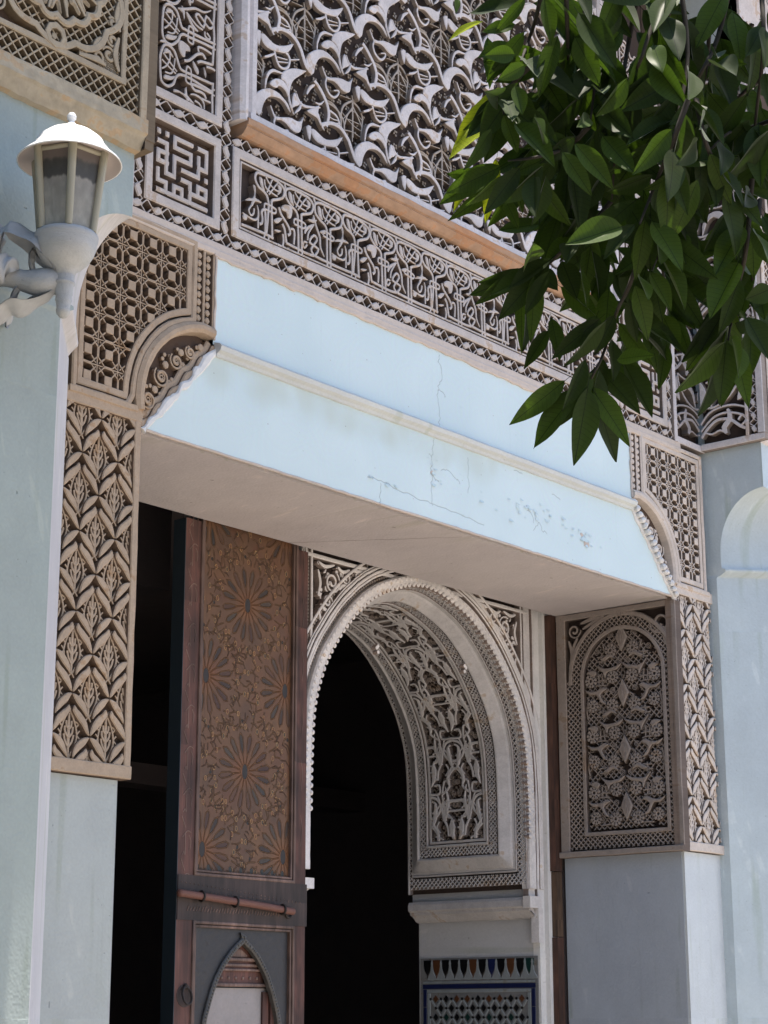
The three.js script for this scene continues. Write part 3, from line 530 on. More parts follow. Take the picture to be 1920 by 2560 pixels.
  const seg = (l, w, w1) => { for (let i = 0; i + 1 < l.length; i++) { const c = [(l[i][0] + l[i + 1][0]) / 2, (l[i][1] + l[i + 1][1]) / 2]; if (test(...c)) s.ribbon([l[i], l[i + 1]], w, GR - 0.006, w1, { bev: 0.0015 }); } };
  for (let j = 0; j < 7; j++) for (let i = 0; i < 6; i++) {
    const x = M_(3.474 + 0.02 + i * P + (i + j > 90 ? 1 : 0)), y = 3.418 + j * P; if (test(x, y)) s.poly([[x - h, y - h], [x + h, y - h], [x + h, y + h], [x - h, y + h]], GR - 0.006, -0.003, 0.002);
    for (let k = 0; k < 4; k++) {   // four petals and the little cross between four squares
      const c = Math.cos(k * Math.PI / 2), d = Math.sin(k * Math.PI / 2), R = (u, v) => [x + u * c - v * d, y + u * d + v * c];
      seg([R(h, h), R(h + 0.013, h + 0.012), R(P / 2 - 0.002, h + 0.001), R(P / 2 - 0.002, -h - 0.001), R(h + 0.013, -h - 0.012), R(h, -h)], 0.0042, -0.006);
      seg([R(P / 2, h), R(P / 2, P / 2)], 0.004, -0.009); seg([R(h + 0.013, h + 0.012), R(P / 2 - 0.006, P / 2 - 0.006)], 0.0042, -0.008); seg([R(h + 0.013, h + 0.012), R(h + 0.012, h + 0.013)], 0.004, -0.008);
    }
  }
  s.to('star_net', m, p);
  // two columns of small beads
  const bc = new Carve(undefined, 0.0008, 39);
  for (const x of [3.925, 3.960, 4.002]) bc.bar([M_(x), 3.69], [M_(x), 3.957], x > 3.95 && x < 3.97 ? 0.011 : 0.009, GR - 0.006, 0.0);
  for (const x of [3.942, 3.981]) for (let y = 3.70; y < 3.95; y += 0.0262) bc.poly([[M_(x) - 0.012, y], [M_(x) - 0.004, y - 0.011], [M_(x) + 0.004, y - 0.011], [M_(x) + 0.012, y], [M_(x) + 0.004, y + 0.011], [M_(x) - 0.004, y + 0.011]], GR - 0.006, -0.004, 0.003);
  bc.to('bead_columns', m, p); new Carve().sheet(Math.min(M_(3.92), M_(4.008)), 3.68, Math.max(M_(3.92), M_(4.008)), 3.96, GR).to('ground', M.ground, p);
  // scrollwork under the arch, then the stepped edge above the lintel's slanted end
  const k = new Carve(undefined, 0.0008, 41), eu = (t, o) => { const x = lerp(3.712, 4.012, t), y = lerp(3.312, 3.645, t), n = [-0.743, 0.669]; return [M_(x + n[0] * o), y + n[1] * o]; };
  for (const [t, o, rad] of [[0.20, 0.040, 0.034], [0.42, 0.058, 0.034], [0.62, 0.058, 0.028], [0.78, 0.045, 0.022]]) { const c = eu(t, o); scroll(k, c[0], c[1], rad, 1.5, side ? 0.5 : 2.4, side ? -1 : 1, 0.008, GR, -0.006); flower(k, c[0], c[1], rad * 0.42, GR, -0.008, 6); }
  for (const [t, o] of [[0.09, 0.022], [0.31, 0.045], [0.52, 0.075], [0.71, 0.066], [0.9, 0.03]]) { const c = eu(t, o); k.poly(arc(c[0], c[1], 0.013, t * 9, t * 9 + 5.6, 6), GR, -0.008, 0.003); }
  { const q = new Carve(), l = []; for (let i = 0; i <= 16; i++) l.push(eu(i / 16, -0.012)); for (let i = 0; i <= 12; i++) { const a = lerp(side ? 1.45 : Math.PI - 1.45, A0, i / 12); l.push([cx + 0.285 * Math.cos(a), cy + 0.285 * Math.sin(a)]); } q.poly(l, -0.034, -0.026, 0.0005).to('scroll_ground', M.tanGround, p); }
  for (let i = 0; i < 26; i++) { const t = 0.06 + 0.034 * i, o = 0.016 + 0.085 * Math.sin(Math.PI * Math.min(1, t)) * hash(i, 5, 2), c = eu(t, o); k.poly(arc(c[0], c[1], 0.0075, i, i + 5.2, 5), -0.028, -0.012, 0.002); }
  k.to('scrollwork', m, p);
  const z = new Carve(undefined, 0.001, 43);
  for (const [off, dep, w] of [[0.026, -0.010, 0.022], [0.005, 0.0, 0.022]]) { const l = []; for (let i = 0; i <= 10; i++) { const t = i / 10; l.push(eu(t, off - 0.005 - (i % 2 ? 0.009 : 0)), eu(Math.min(1, t + 0.035), off - 0.005 - (i % 2 ? 0.009 : 0) + 0.001)); } z.ribbon(l.slice(0, -1), w, GR, dep, { bev: 0.004 }); }
  z.to('stepped_edge', m, p);
  const y = new Carve(undefined, 0.006, 45);   // lumpy whitewashed seam against the blue
  y.ribbon(even([eu(-0.03, -0.012), eu(1.02, -0.012)], 0.015), 0.02, -0.004, 0.008, { bev: 0.006, scale: (t) => 0.55 + noise(t * 24, 1, 0, 3) });
  if (side) for (let i = 0; i < 17; i++) { const c = eu(i / 16, -0.004); y.poly(arc(c[0], c[1], 0.013, i, i + 5.4, 7), -0.01, 0.026 + 0.008 * noise(i * 1.7, 2, 0, 3), 0.008); }
  y.to('whitewashed_seam', M.white, p);
  return p;
}
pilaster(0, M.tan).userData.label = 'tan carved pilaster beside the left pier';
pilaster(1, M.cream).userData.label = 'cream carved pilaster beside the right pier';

// ------------------------------------------------------------------ right jamb of the doorway: round-headed carved panel (faces -x)
{
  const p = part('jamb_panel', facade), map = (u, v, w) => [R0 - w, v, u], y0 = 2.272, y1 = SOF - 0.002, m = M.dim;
  new Carve(map).sheet(-0.598, y0, -0.002, y1, -0.030).to('ground', M.ground, p);
  const f = new Carve(map, 0.0014, 51), cu = -0.268, sp = 3.005, ro = 0.262, ri = 0.2025;
  f.bar([-0.574, y0], [-0.574, y1], 0.046, -0.04, 0.002); f.bar([-0.006, y0], [-0.006, y1 - 0.01], 0.022, -0.04, 0.002); f.bar([-0.598, y1 - 0.014], [0, y1 - 0.014], 0.026, -0.04, 0.001); f.bar([-0.6, y0 - 0.006], [0.004, y0 - 0.006], 0.024, -0.04, 0.012);
  f.ribbon([[cu - ro, sp - 0.02], ...arc(cu, sp, ro, Math.PI, 0, 30), [cu + ro, sp - 0.02]], 0.018, -0.034, 0.0);
  const il = [[cu - ri, 2.345], [cu + ri, 2.345], [cu + ri, sp], ...arc(cu, sp, ri, 0, Math.PI, 26), [cu - ri, sp]], ie = il.flatMap((c, i) => { const e = even([c, il[(i + 1) % il.length]], 0.07); e.pop(); return e; });
  f.ribbon(ie, 0.017, -0.034, 0.001, { closed: true }); f.to('frame', m, p);
  const d = new Carve(map, 0.0006, 53);
  lattice(d, [-0.550, 2.285, -0.018, 3.26], 0.0235, 0.0052, -0.03, -0.004, ([u, v]) => { const du = Math.abs(u - cu), q = v > sp ? Math.hypot(u - cu, v - sp) : du; return v > sp ? q < ro && q > ri : (du > ri || v < 2.345); });
  d.to('lattice_border', m, p);
  const s = new Carve(map, 0.0008, 55);   // corner scrolls
  scroll(s, -0.505, 3.222, 0.034, 1.4, 0, -1, 0.008, -0.03, -0.003); scroll(s, -0.075, 3.205, 0.05, 1.4, 3, 1, 0.010, -0.03, -0.003);
  for (const l of [[-0.47, 3.25, -0.42, 3.262, -0.33, 3.276], [-0.46, 3.225, -0.40, 3.25, -0.35, 3.268], [-0.535, 3.18, -0.52, 3.12, -0.535, 3.06], [-0.49, 3.19, -0.51, 3.15, -0.525, 3.09], [-0.06, 3.14, -0.04, 3.1, -0.03, 3.04], [-0.13, 3.23, -0.17, 3.252, -0.22, 3.27], [-0.10, 3.17, -0.06, 3.18, -0.03, 3.15]]) s.taper(curve(pairs(l, 1), 4), 0.016, -0.03, -0.003);
  flower(s, -0.268, 3.27, 0.012, -0.03, 0.002, 0); s.to('corner_scrolls', m, p);
  // the tree of leaves and pierced flowers, mirrored about its axis
  const t = new Carve(map, 0.0008, 57), lo = new Carve(map, 0.0006, 59), inside = (u, v) => Math.abs(u - cu) < ri - 0.012 && v > 2.36 && (v < sp || Math.hypot(u - cu, v - sp) < ri - 0.014);
  for (let k = 0; k < 4; k++) {
    const v = 2.452 + k * 0.2375;   // a level: almond, wings, flowers
    if (inside(cu, v)) t.poly([[cu - 0.030, v], [cu, v - 0.062], [cu + 0.030, v], [cu, v + 0.062]], -0.03, 0.0, 0.006).poly([[cu - 0.006, v + 0.0], [cu, v - 0.03], [cu + 0.006, v], [cu, v + 0.03]], -0.001, 0.0035, 0.001);
    for (const h of [-1, 1]) {
      const Q = (l) => curve(pairs(l).map(([a, b]) => [cu + h * a, v + b]), 3), fill = (l) => { const q = curve(pairs(l).map(([a, b]) => [cu + h * a, v + b]), 2, true); if (q.every(([a, b]) => inside(a, b))) t.poly(q, -0.03, 0.0, 0.004); };
      fill([190, 30, 160, 20, 128, 22, 100, 34, 78, 24, 96, 16, 112, 2, 100, -22, 84, -40, 108, -34, 122, -12, 134, 6, 164, 6]); fill([0, 128, 30, 118, 70, 112, 100, 116, 124, 132, 96, 96, 84, 70, 78, 92, 50, 100, 24, 104]);
      fill([34, -88, 60, -78, 84, -92, 108, -86, 84, -72, 60, -64, 44, -72]); fill([128, 100, 150, 112, 180, 104, 160, 92, 140, 84]);
      for (const [a, b, rr] of [[48, 72, 28], [55, -50, 29], [158, 66, 29], [152, -42, 27]]) if (inside(cu + h * (a + 12) / 1000, v + (b + 12) / 1000)) rosette(t, cu + h * a / 1000, v + b / 1000, rr / 1000 * 1.06, -0.03, -0.003, 9, a);
      for (const l of [[30, 0, 50, -16, 40, -36], [0, 62, 10, 84, 0, 104, -10, 84, 0, 62], [80, 60, 108, 64, 130, 60], [84, 40, 110, 44, 138, 44], [88, -50, 96, -20], [100, 40, 104, 92], [120, 40, 122, 88], [80, -70, 128, -72], [84, -92, 130, -92], [104, -100, 104, -62], [178, -10, 186, -60, 180, -100]]) { const q = Q(l); if (q.every(([a, b]) => inside(a, b))) lo.ribbon(q, 0.0062, -0.03, -0.009, { bev: 0.0015 }); }
      for (let c = 0; c < 9; c++) { const a = 20 + (c * 37) % 150, b = -96 + (c * 61) % 190; if (inside(cu + h * a / 1000, v + b / 1000)) flower(lo, cu + h * a / 1000, v + b / 1000, 0.011, -0.03, -0.012, 0); }
    }
  }
  lattice(lo, [-0.46, 2.36, -0.07, 3.2], 0.026, 0.0050, -0.03, -0.013, ([u, v]) => inside(u, v) && noise(u * 30, v * 30, 0, 44) > 0.25);
  t.to('leaf_tree', m, p); lo.to('fine_net', m, p);
}

// ------------------------------------------------------------------ corner panels either side of the frieze, above the piers' shoulders
function cornerPanel(side) {
  const M_ = (x) => side ? mir(x) : x, p = part('corner_panel', facade), a = Math.min(M_(X0 + 0.004), M_(3.645)), b = Math.max(M_(X0 + 0.004), M_(3.645)), t = new Carve(undefined, 0.001, 61), r = [a + 0.012, 4.03, b - 0.03, 6.0];
  new Carve().sheet(a, 4.0, b, 6.2, GR - 0.008).to('ground', M.ground, p);
  t.bar([M_(3.633), 4.0], [M_(3.633), 6.2], 0.024, GR, 0.004); t.bar([a, 4.014], [b, 4.014], 0.03, GR, 0.002);
  for (let j = 0; j < 7; j++) for (const h of [-1, 1]) { const cu = M_(3.392), v = 4.06 + j * 0.27; motif(t, CORNER, cu, v, r, GR - 0.004, 0.0, (q) => [(side ? -1 : 1) * q[0], q[1]]); }
  t.to('arabesque', M.pale, p);
}
const CORNER = [
  ['s', 13, [4, 0, 40, 40, 90, 70, 150, 60, 200, 20, 236, 0]], ['s', 9, [4, 30, 60, 80, 120, 96, 190, 80, 240, 50]], ['s', 9, [4, 60, 50, 110, 120, 126, 180, 120, 240, 96]],
  ['f', 0, [60, 130, 84, 190, 120, 210, 150, 190, 178, 200, 150, 230, 116, 236, 80, 220, 60, 180]], ['f', 0, [0, 120, 30, 150, 40, 200, 20, 250, 0, 262]], ['f', 0, [190, 140, 226, 160, 230, 210, 210, 250, 200, 190]],
  ['s', 10, [4, 150, 60, 130, 130, 150, 190, 210, 200, 262]], ['t', 26, [130, 0, 120, 30, 150, 66, 140, 110]], ['s', 10, [200, 20, 228, 44, 210, 70, 190, 50]], ['s', 8, [30, 20, 60, 10, 100, 20, 130, 0]], ['s', 8, [40, 250, 90, 256, 150, 250, 200, 262]],
];
cornerPanel(0); cornerPanel(1);
// ------------------------------------------------------------------ the two piers: chamfered shaft, coved shoulder, carved slab above
const ZF = 0.277;
function pier(side, label) {
  const pr = thing('corner_pier', label, 'pier', 'piers beside the doorway'), s = side ? 1 : -1, xe = side ? X1 : X0, far = xe + s * 3.2;
  const n = [], rows = [];   // [y, chamfer]
  const cove = (y) => y < 3.545 ? 0.222 : y > 3.80 ? 0.0008 : 0.222 * Math.sqrt(Math.max(0, 1 - ((y - 3.545) / 0.255) ** 2));
  for (const y of [0, 0.9, 1.8, 2.6, 3.2, 3.43]) rows.push([y, 0.247, 0]);
  rows.push([3.438, 0.247, 0.002], [3.444, 0.23, 0.006], [3.452, 0.215, 0.006], [3.458, 0.205, 0.004], [3.468, 0.205, 0.003], [3.474, 0.220, 0], [3.50, 0.222, 0], [3.53, 0.222, 0]);
  for (let i = 0; i <= 18; i++) { const t = i / 18, y = 3.545 + 0.255 * Math.sin(t * Math.PI / 2); rows.push([y, cove(y), 0]); }
  rows.push([3.88, 0.0008, 0], [4.02, 0.0008, 0], [5, 0.0008, 0], [7.2, 0.0008, 0]);
  // strips: inner side, chamfer (split), front
  let pos = [], uv = [], idx = []; const strip = (A, B, ua, ub) => { const b0 = pos.length / 3; rows.forEach((r) => { const a = A(r), b = B(r); pos.push(...a, ...b); uv.push(ua(r, a), r[0], ub(r, b), r[0]); }); for (let i = 0; i < rows.length - 1; i++) { const k = b0 + i * 2; s > 0 ? idx.push(k, k + 1, k + 2, k + 2, k + 1, k + 3) : idx.push(k, k + 2, k + 1, k + 2, k + 3, k + 1); } };
  const side0 = (r) => [xe, r[0], -0.03], side1 = (r) => [xe + s * r[2], r[0], ZF - r[1]], front0 = (r) => [xe + s * r[1], r[0], ZF + r[2]], cut = (r, t) => { const a = side1(r), b = front0(r); return [lerp(a[0], b[0], t), r[0], lerp(a[2], b[2], t)]; };
  strip(side0, side1, (r, p) => p[2], (r, p) => p[2]); const flush = (name, m) => { const g = new THREE.BufferGeometry(); g.setAttribute('position', new THREE.Float32BufferAttribute(pos, 3)); g.setAttribute('uv', new THREE.Float32BufferAttribute(uv, 2)); g.setIndex(idx); g.computeVertexNormals(); mesh(name, g, m, pr); pos = []; uv = []; idx = []; };
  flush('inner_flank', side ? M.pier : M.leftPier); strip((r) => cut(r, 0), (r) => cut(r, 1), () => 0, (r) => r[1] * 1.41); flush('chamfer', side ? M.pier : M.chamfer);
  const front1 = (t) => (r) => [lerp(xe + s * r[1], far, t), r[0], ZF + (t ? 0 : r[2])];
  strip(front0, front1(0.12), (r, p) => p[0], (r, p) => p[0]); strip((r) => { const p = front1(0.12)(r); return [p[0], r[0], ZF]; }, front1(1), (r, p) => p[0], (r, p) => p[0]);
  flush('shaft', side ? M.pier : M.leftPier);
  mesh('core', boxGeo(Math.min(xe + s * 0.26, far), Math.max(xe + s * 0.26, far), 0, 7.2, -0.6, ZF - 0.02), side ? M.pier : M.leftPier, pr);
  // slab with ledge
  const q = part('carved_panel', pr), x0 = Math.min(xe, far), x1 = Math.max(xe, far), zs = 0.322, E = xe, U = (x) => E + s * x;
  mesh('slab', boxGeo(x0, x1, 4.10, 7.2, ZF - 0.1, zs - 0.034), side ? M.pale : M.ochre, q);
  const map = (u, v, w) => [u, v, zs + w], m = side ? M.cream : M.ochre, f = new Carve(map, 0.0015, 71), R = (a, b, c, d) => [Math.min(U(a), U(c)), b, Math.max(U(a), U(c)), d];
  const lg = new Carve(map, 0.003, 73); lg.sweep(even([[Math.min(U(-0.002), U(2.2)), 4.045], [Math.max(U(-0.002), U(2.2)), 4.045]], 0.03), [[0.045, -0.05], [0.045, 0.0], [0.040, 0.006], [-0.002, 0.004], [-0.010, -0.004], [-0.045, -0.026], [-0.050, -0.05]]); lg.to('ledge', side ? M.pale : M.tanLedge, q);
  f.bar([U(0.014), 4.08], [U(0.014), 6], 0.028, -0.036, 0.004);
  const b0 = R(0.088, 4.172, 1.6, 6); f.bar([U(0.092), 4.165], [U(0.092), 5.6], 0.020, -0.036, 0); f.bar([Math.min(U(0.082), U(1.9)), 4.174], [Math.max(U(0.082), U(1.9)), 4.174], 0.020, -0.036, 0); f.to('frame', m, q);
  new Carve(map).sheet(...(() => { const a = R(0.0, 4.06, 2.0, 5.8); return [a[0], a[1], a[2], a[3]]; })(), -0.032).to('ground', M.tanGround, q);
  const l = new Carve(map, 0.0008, 75), cx = U(0.345), cy = 4.43, inBorder = ([u, v]) => { const x = s * (u - E); return (x > 0.026 && x < 0.084) || (v < 4.166 && x > 0.026); };
  lattice(l, R(0.024, 4.088, 0.9, 5.0), 0.036, 0.0055, -0.034, -0.006, inBorder);
  lattice(l, R(0.10, 4.18, 0.66, 4.8), 0.034, 0.0055, -0.034, -0.008, ([u, v]) => { const d = Math.hypot(u - cx, v - cy); return d < 0.228 && d > 0.170; }); l.to('lattice_border', m, q);
  const h = new Carve(map, 0.001, 77), lob = (rad, nL, dep) => { const o = []; for (let i = 0; i < nL * 8; i++) { const a = i / (nL * 8) * 2 * Math.PI, e = Math.abs(Math.sin(a * nL / 2)); o.push([cx + (rad + dep * (e - 0.5)) * Math.cos(a), cy + (rad + dep * (e - 0.5)) * Math.sin(a)]); } return o; };
  h.ribbon(lob(0.236, 10, 0.020), 0.020, -0.034, 0.002, { closed: true }); h.ribbon(lob(0.166, 16, 0.014), 0.022, -0.034, 0.006, { closed: true, bev: 0.006 });
  for (let i = 0; i < 14; i++) { const a = i / 14 * 6.283, o = i % 2; for (const e of [-1, 1]) { const P = (r, t) => [cx + r * Math.cos(a + e * t), cy + r * Math.sin(a + e * t)]; h.poly(curve([P(0.06, 0.04), P(0.10, 0.05), P(0.142, 0.03), P(0.146, 0.12), P(0.120, 0.18), P(0.112, 0.26), P(0.092, 0.22), P(0.075, 0.14)], 2, true), -0.034, o ? -0.006 : 0.004, 0.006); } h.taper([[cx + 0.02 * Math.cos(a), cy + 0.02 * Math.sin(a)], [cx + 0.09 * Math.cos(a), cy + 0.09 * Math.sin(a)], [cx + 0.155 * Math.cos(a), cy + 0.155 * Math.sin(a)]], 0.016, -0.034, 0.006); }
  const lowT = (x, y) => [U(x), y];
  h.ribbon(arc(...lowT(0.345, 4.21), 0.030, 0, 6.283, 8).slice(0, -1), 0.018, -0.034, 0.003, { closed: true }); h.poly(arc(...lowT(0.345, 4.21), 0.011, 0.8, 6.28 + 0.0, 4), -0.034, -0.006);
  for (const [x, y, r0, t] of [[0.145, 4.235, 0.026, 1], [0.185, 4.215, 0.022, -1], [0.135, 4.285, 0.022, -1], [0.24, 4.205, 0.016, 1], [0.135, 4.34, 0.018, 1], [0.545, 4.235, 0.028, -1], [0.56, 4.30, 0.022, 1]]) scroll(h, ...lowT(x, y), r0, 1.3, x * 20, t * s, 0.010, -0.034, -0.004);
  for (const p of [[0.11, 4.195, 0.125, 4.24, 0.115, 4.30], [0.16, 4.195, 0.20, 4.20, 0.26, 4.19], [0.112, 4.32, 0.125, 4.36, 0.115, 4.42], [0.205, 4.235, 0.19, 4.26, 0.165, 4.275]]) h.taper(curve(pairs(p, 1).map((c) => lowT(c[0], c[1])), 4), 0.018, -0.034, 0);
  for (let i = 0; i < 34; i++) { const x = 0.112 + (i % 6) * 0.0125, y = 4.192 + Math.floor(i / 6) * 0.0125; if (x - 0.11 + y - 4.19 < 0.085) flower(h, ...lowT(x, y), 0.0065, -0.034, -0.008, 0); }
  h.to('medallion', m, q);
  { // the flank of the slab, towards the doorway, carries the corner arabesque on
    const sm_ = (u, v, w) => [xe - s * w, v, u], t = new Carve(sm_, 0.001, 79), mm = side ? M.pale : M.ochre, r = [0.006, 4.035, 0.226, 5.8];
    new Carve(sm_).sheet(0.004, 4.0, ZF + 0.036, 5.9, 0.004).to('ground', M.ground, q); t.bar([0.004, 4.016], [ZF + 0.04, 4.016], 0.03, 0.002, 0.036); t.bar([0.233, 4.03], [0.233, 5.8], 0.016, 0.002, 0.036); t.bar([0.302, 4.03], [0.302, 5.8], 0.034, 0.002, 0.040);
    for (let j = 0; j < 7; j++) motif(t, CORNER, 0.0, 4.06 + j * 0.27, r, 0.002, 0.034, (c) => [c[0], c[1]]); chain(t, [0.263, 4.04], [0.263, 5.7], 0.040, 0.06, 0.002, 0.032, 0.004); t.to('flank_arabesque', mm, q);
  }
  return pr;
}
pier(0, 'left pale grey green pier carrying the wall lantern under a tan carved slab');
pier(1, 'right pale blue pier at the far edge with coved shoulder and no lantern');
// projecting roof edge far above, out of the picture
tag(mesh('roof_eave', boxes([-6, 14, 6.5, 6.62, -0.6, 0.745], [-6, 14, 6.62, 8.2, -0.8, 0.2]), M.ochre), 'tiled roof edge high above the carved facade', 'roof');
// walls beyond the piers, and an added unseen side wall to dim the left
tag(mesh('courtyard_wall', boxes([-6, X0 - 3.1, 0, 7.2, -0.6, ZF - 0.01], [X1 + 3.1, 14, 0, 7.2, -0.6, ZF - 0.01], [-2.6, -2.2, 0, 7.2, ZF, 14]), M.pier), 'plain pale wall continuing beyond the two piers and an added unseen side wall', 'wall');

// ------------------------------------------------------------------ inner arch wall, behind the doorway (face at z = ZA)
const ZA = -0.66, AX = 5.90, BACK = -1.30, AY = 2.075;
const arch = thing('inner_arch', 'white carved stucco horseshoe arch inside the doorway leading to a dark room', 'arch');
const rightHalf = curve([[0.684, 2.0], [0.684, 2.35], [0.682, 2.52], [0.668, 2.71], [0.629, 2.838], [0.570, 2.945], [0.449, 3.088], [0.297, 3.203], [0.110, 3.272], [0.0, 3.288]], 5).filter((p) => p[1] >= AY - 0.001);
const archLine = even([...rightHalf.slice().reverse().map(([x, y]) => [AX - x, y]).reverse(), ...rightHalf.slice().reverse().slice(1).map(([x, y]) => [AX + x, y])], 0.035);   // from the left foot over the crown to the right foot
const archN = archLine.map((p, i) => { const a = archLine[Math.max(0, i - 1)], b = archLine[Math.min(archLine.length - 1, i + 1)], t = sub(b, a), l = len(t); return [t[1] / l, -t[0] / l]; });   // into the opening
const archS = [0]; for (let i = 1; i < archLine.length; i++) archS.push(archS[i - 1] + len(sub(archLine[i], archLine[i - 1])));
const SL = archS[archS.length - 1];
const archAt = (s, w) => { let i = 0, lo = 0, hi = archS.length - 2; while (lo < hi) { const m = (lo + hi + 1) >> 1; archS[m] <= s ? lo = m : hi = m - 1; } i = lo; const t = clamp((s - archS[i]) / (archS[i + 1] - archS[i]), -0.5, 1.5), nx = lerp(archN[i][0], archN[i + 1][0], t), ny = lerp(archN[i][1], archN[i + 1][1], t); return [lerp(archLine[i][0], archLine[i + 1][0], t) + nx * w, lerp(archLine[i][1], archLine[i + 1][1], t) + ny * w]; };
const offArch = (w) => { const o = []; for (let s = 0; s <= SL + 1e-6; s += SL / 110) o.push(archAt(Math.min(s, SL), w)); return o; };
{
  const map = (u, v, w) => [u, v, ZA + w];
  { // wall body with its opening
    const sh = new THREE.Shape(); sh.moveTo(5.166, 0); sh.lineTo(5.166, 3.7); sh.lineTo(6.79, 3.7); sh.lineTo(6.79, 0); sh.lineTo(AX + 0.762, 0); sh.lineTo(AX + 0.762, AY - 0.02); const o = offArch(-0.034).reverse(); sh.lineTo(o[0][0], AY - 0.02); for (const p of o) sh.lineTo(p[0], p[1]); sh.lineTo(o[o.length - 1][0], AY - 0.02); sh.lineTo(AX - 0.705, AY - 0.02); sh.lineTo(AX - 0.705, 0);
    const g = new THREE.ExtrudeGeometry(sh, { depth: ZA - 0.03 - BACK, bevelEnabled: false, curveSegments: 2 }); g.translate(0, 0, BACK); mesh('wall', g, M.jamb, arch);
  }
  // front dressing
  const fr = part('front_dressing', arch), gr = new Carve(map); gr.sheet(5.16, AY, 6.60, 3.36, -0.027, 0.05);
  { // keep only the ground outside the arch
    const keep = []; for (let i = 0; i < gr.i.length; i += 3) { let cx = 0, cy = 0; for (let k = 0; k < 3; k++) { cx += gr.p[gr.i[i + k] * 3] / 3; cy += gr.p[gr.i[i + k] * 3 + 1] / 3; } const dx = Math.abs(cx - AX); let inside = false; for (const p of archLine) if (Math.abs(p[1] - cy) < 0.03 && Math.abs(p[0] - AX) > dx - 0.02) inside = true; if (!inside && (cy > 3.28 || dx > 0.69 || cy > 2.7)) { if (!(cy < 3.288 && dx < 0.66 && archLine.some((p) => p[1] > cy - 0.01 && Math.abs(p[0] - AX) > dx))) keep.push(gr.i[i], gr.i[i + 1], gr.i[i + 2]); } } gr.i = keep;
    gr.to('ground', M.ground, fr);
  }
  const m = new Carve(map, 0.0012, 81), wv = new Carve(map, 0.001, 83), bd = new Carve(map, 0.0006, 85);
  m.sweep(offArch(-0.0245), [[0.0245, -0.02], [0.0245, 0.010], [0.018, 0.017], [-0.012, 0.017], [-0.018, 0.010], [-0.0205, -0.03]].reverse());
  for (let s = 0.22; s < SL - 0.2; s += 0.028) { const q = archAt(s, -0.0085), n0 = wv.n; wv.poly(arc(q[0], q[1], 0.0105, 0, 5.6, 8), -0.012, 0.0205, 0.005); const e = archAt(s + 0.014, -0.034); wv.poly(arc(e[0], e[1], 0.0095, 0, 5.5, 7), -0.02, 0.0205, 0.004); }   // lobes of the billet
  for (const [w, wd, h] of [[-0.0745, 0.009, 0.008], [-0.088, 0.012, 0.012], [-0.103, 0.010, 0.009], [-0.113, 0.006, 0.006], [-0.144, 0.012, 0.006]]) m.ribbon(offArch(w), wd, -0.03, h, { bev: 0.003 });
  for (const w of [-0.058, -0.127]) { const o = offArch(w); for (let i = 0; i + 1 < o.length; i++) for (const t of [0.15, 0.65]) { const q = [lerp(o[i][0], o[i + 1][0], t), lerp(o[i][1], o[i + 1][1], t)]; bd.poly(arc(q[0], q[1], 0.0068, t * 5, t * 5 + 5.2, 5), -0.03, -0.004, 0.002); } }
  const xl = 5.183, xr = 6.592, top = 3.40;
  for (const [x, w, h] of [[xl + 0.006, 0.012, 0.002], [xl + 0.037, 0.012, 0.002], [xr - 0.018, 0.010, 0.003], [xr + 0.026, 0.044, 0.0], [xr + 0.064, 0.010, 0.006]]) m.bar([x, x === xl + 0.037 || x === xr - 0.018 ? 2.965 : AY], [x, top], w, -0.03, h);
  for (const x of [xl + 0.0215, xr - 0.003, xr + 0.052]) for (let y = x < xl + 0.03 || x < xr ? 2.83 : AY + 0.02; y < top; y += 0.0135) bd.poly(arc(x, y, 0.0058, y * 40, y * 40 + 5.2, 5), -0.03, -0.005, 0.002);
  m.bar([xl, 3.302], [xr + 0.03, 3.302], 0.016, -0.03, 0.002);
  m.to('mouldings', M.arch, fr); wv.to('billet_lobes', M.arch, fr); bd.to('bead_bands', M.dim, fr);
  mesh('border_strip', boxes([xr + 0.069, xr + 0.106, 0, 3.7, ZA - 0.03, ZA + 0.004], [xr + 0.106, 6.768, 0, 3.7, ZA - 0.03, ZA + 0.026], [5.166, xl, 0, 3.7, ZA - 0.032, ZA - 0.004]), M.white, fr);
  // scrolls in the spandrels
  const sp = new Carve(map, 0.0008, 87), free = (x, y) => y < 3.290 && y > 2.95 && Math.abs(x - AX) < 0.655 && archLine.every((p) => Math.hypot(p[0] - x, p[1] - y) > 0.163) && Math.abs(x - AX) > 0.18;
  for (const h of [-1, 1]) {
    scroll(sp, AX + h * 0.560, 3.215, 0.046, 1.6, 1, h, 0.009, -0.03, 0.0); scroll(sp, AX + h * 0.585, 3.135, 0.034, 1.5, 4, -h, 0.008, -0.03, 0.0); scroll(sp, AX + h * 0.475, 3.245, 0.028, 1.4, 2, -h, 0.008, -0.03, 0.0); scroll(sp, AX + h * 0.41, 3.265, 0.018, 1.2, 0, h, 0.007, -0.03, 0.0); scroll(sp, AX + h * 0.605, 3.065, 0.020, 1.2, 0, h, 0.007, -0.03, 0);
    for (const l of [[0.64, 3.28, 0.60, 3.27, 0.55, 3.283], [0.53, 3.28, 0.50, 3.265, 0.46, 3.28], [0.645, 3.25, 0.63, 3.20, 0.645, 3.15], [0.64, 3.10, 0.625, 3.04, 0.645, 2.99], [0.44, 3.28, 0.40, 3.285, 0.33, 3.288], [0.52, 3.19, 0.50, 3.21, 0.46, 3.215], [0.56, 3.10, 0.60, 3.10, 0.63, 3.12]]) sp.taper(curve(pairs(l, 1).map(([x, y]) => [AX + h * x, y]), 4), 0.014, -0.03, 0.001);
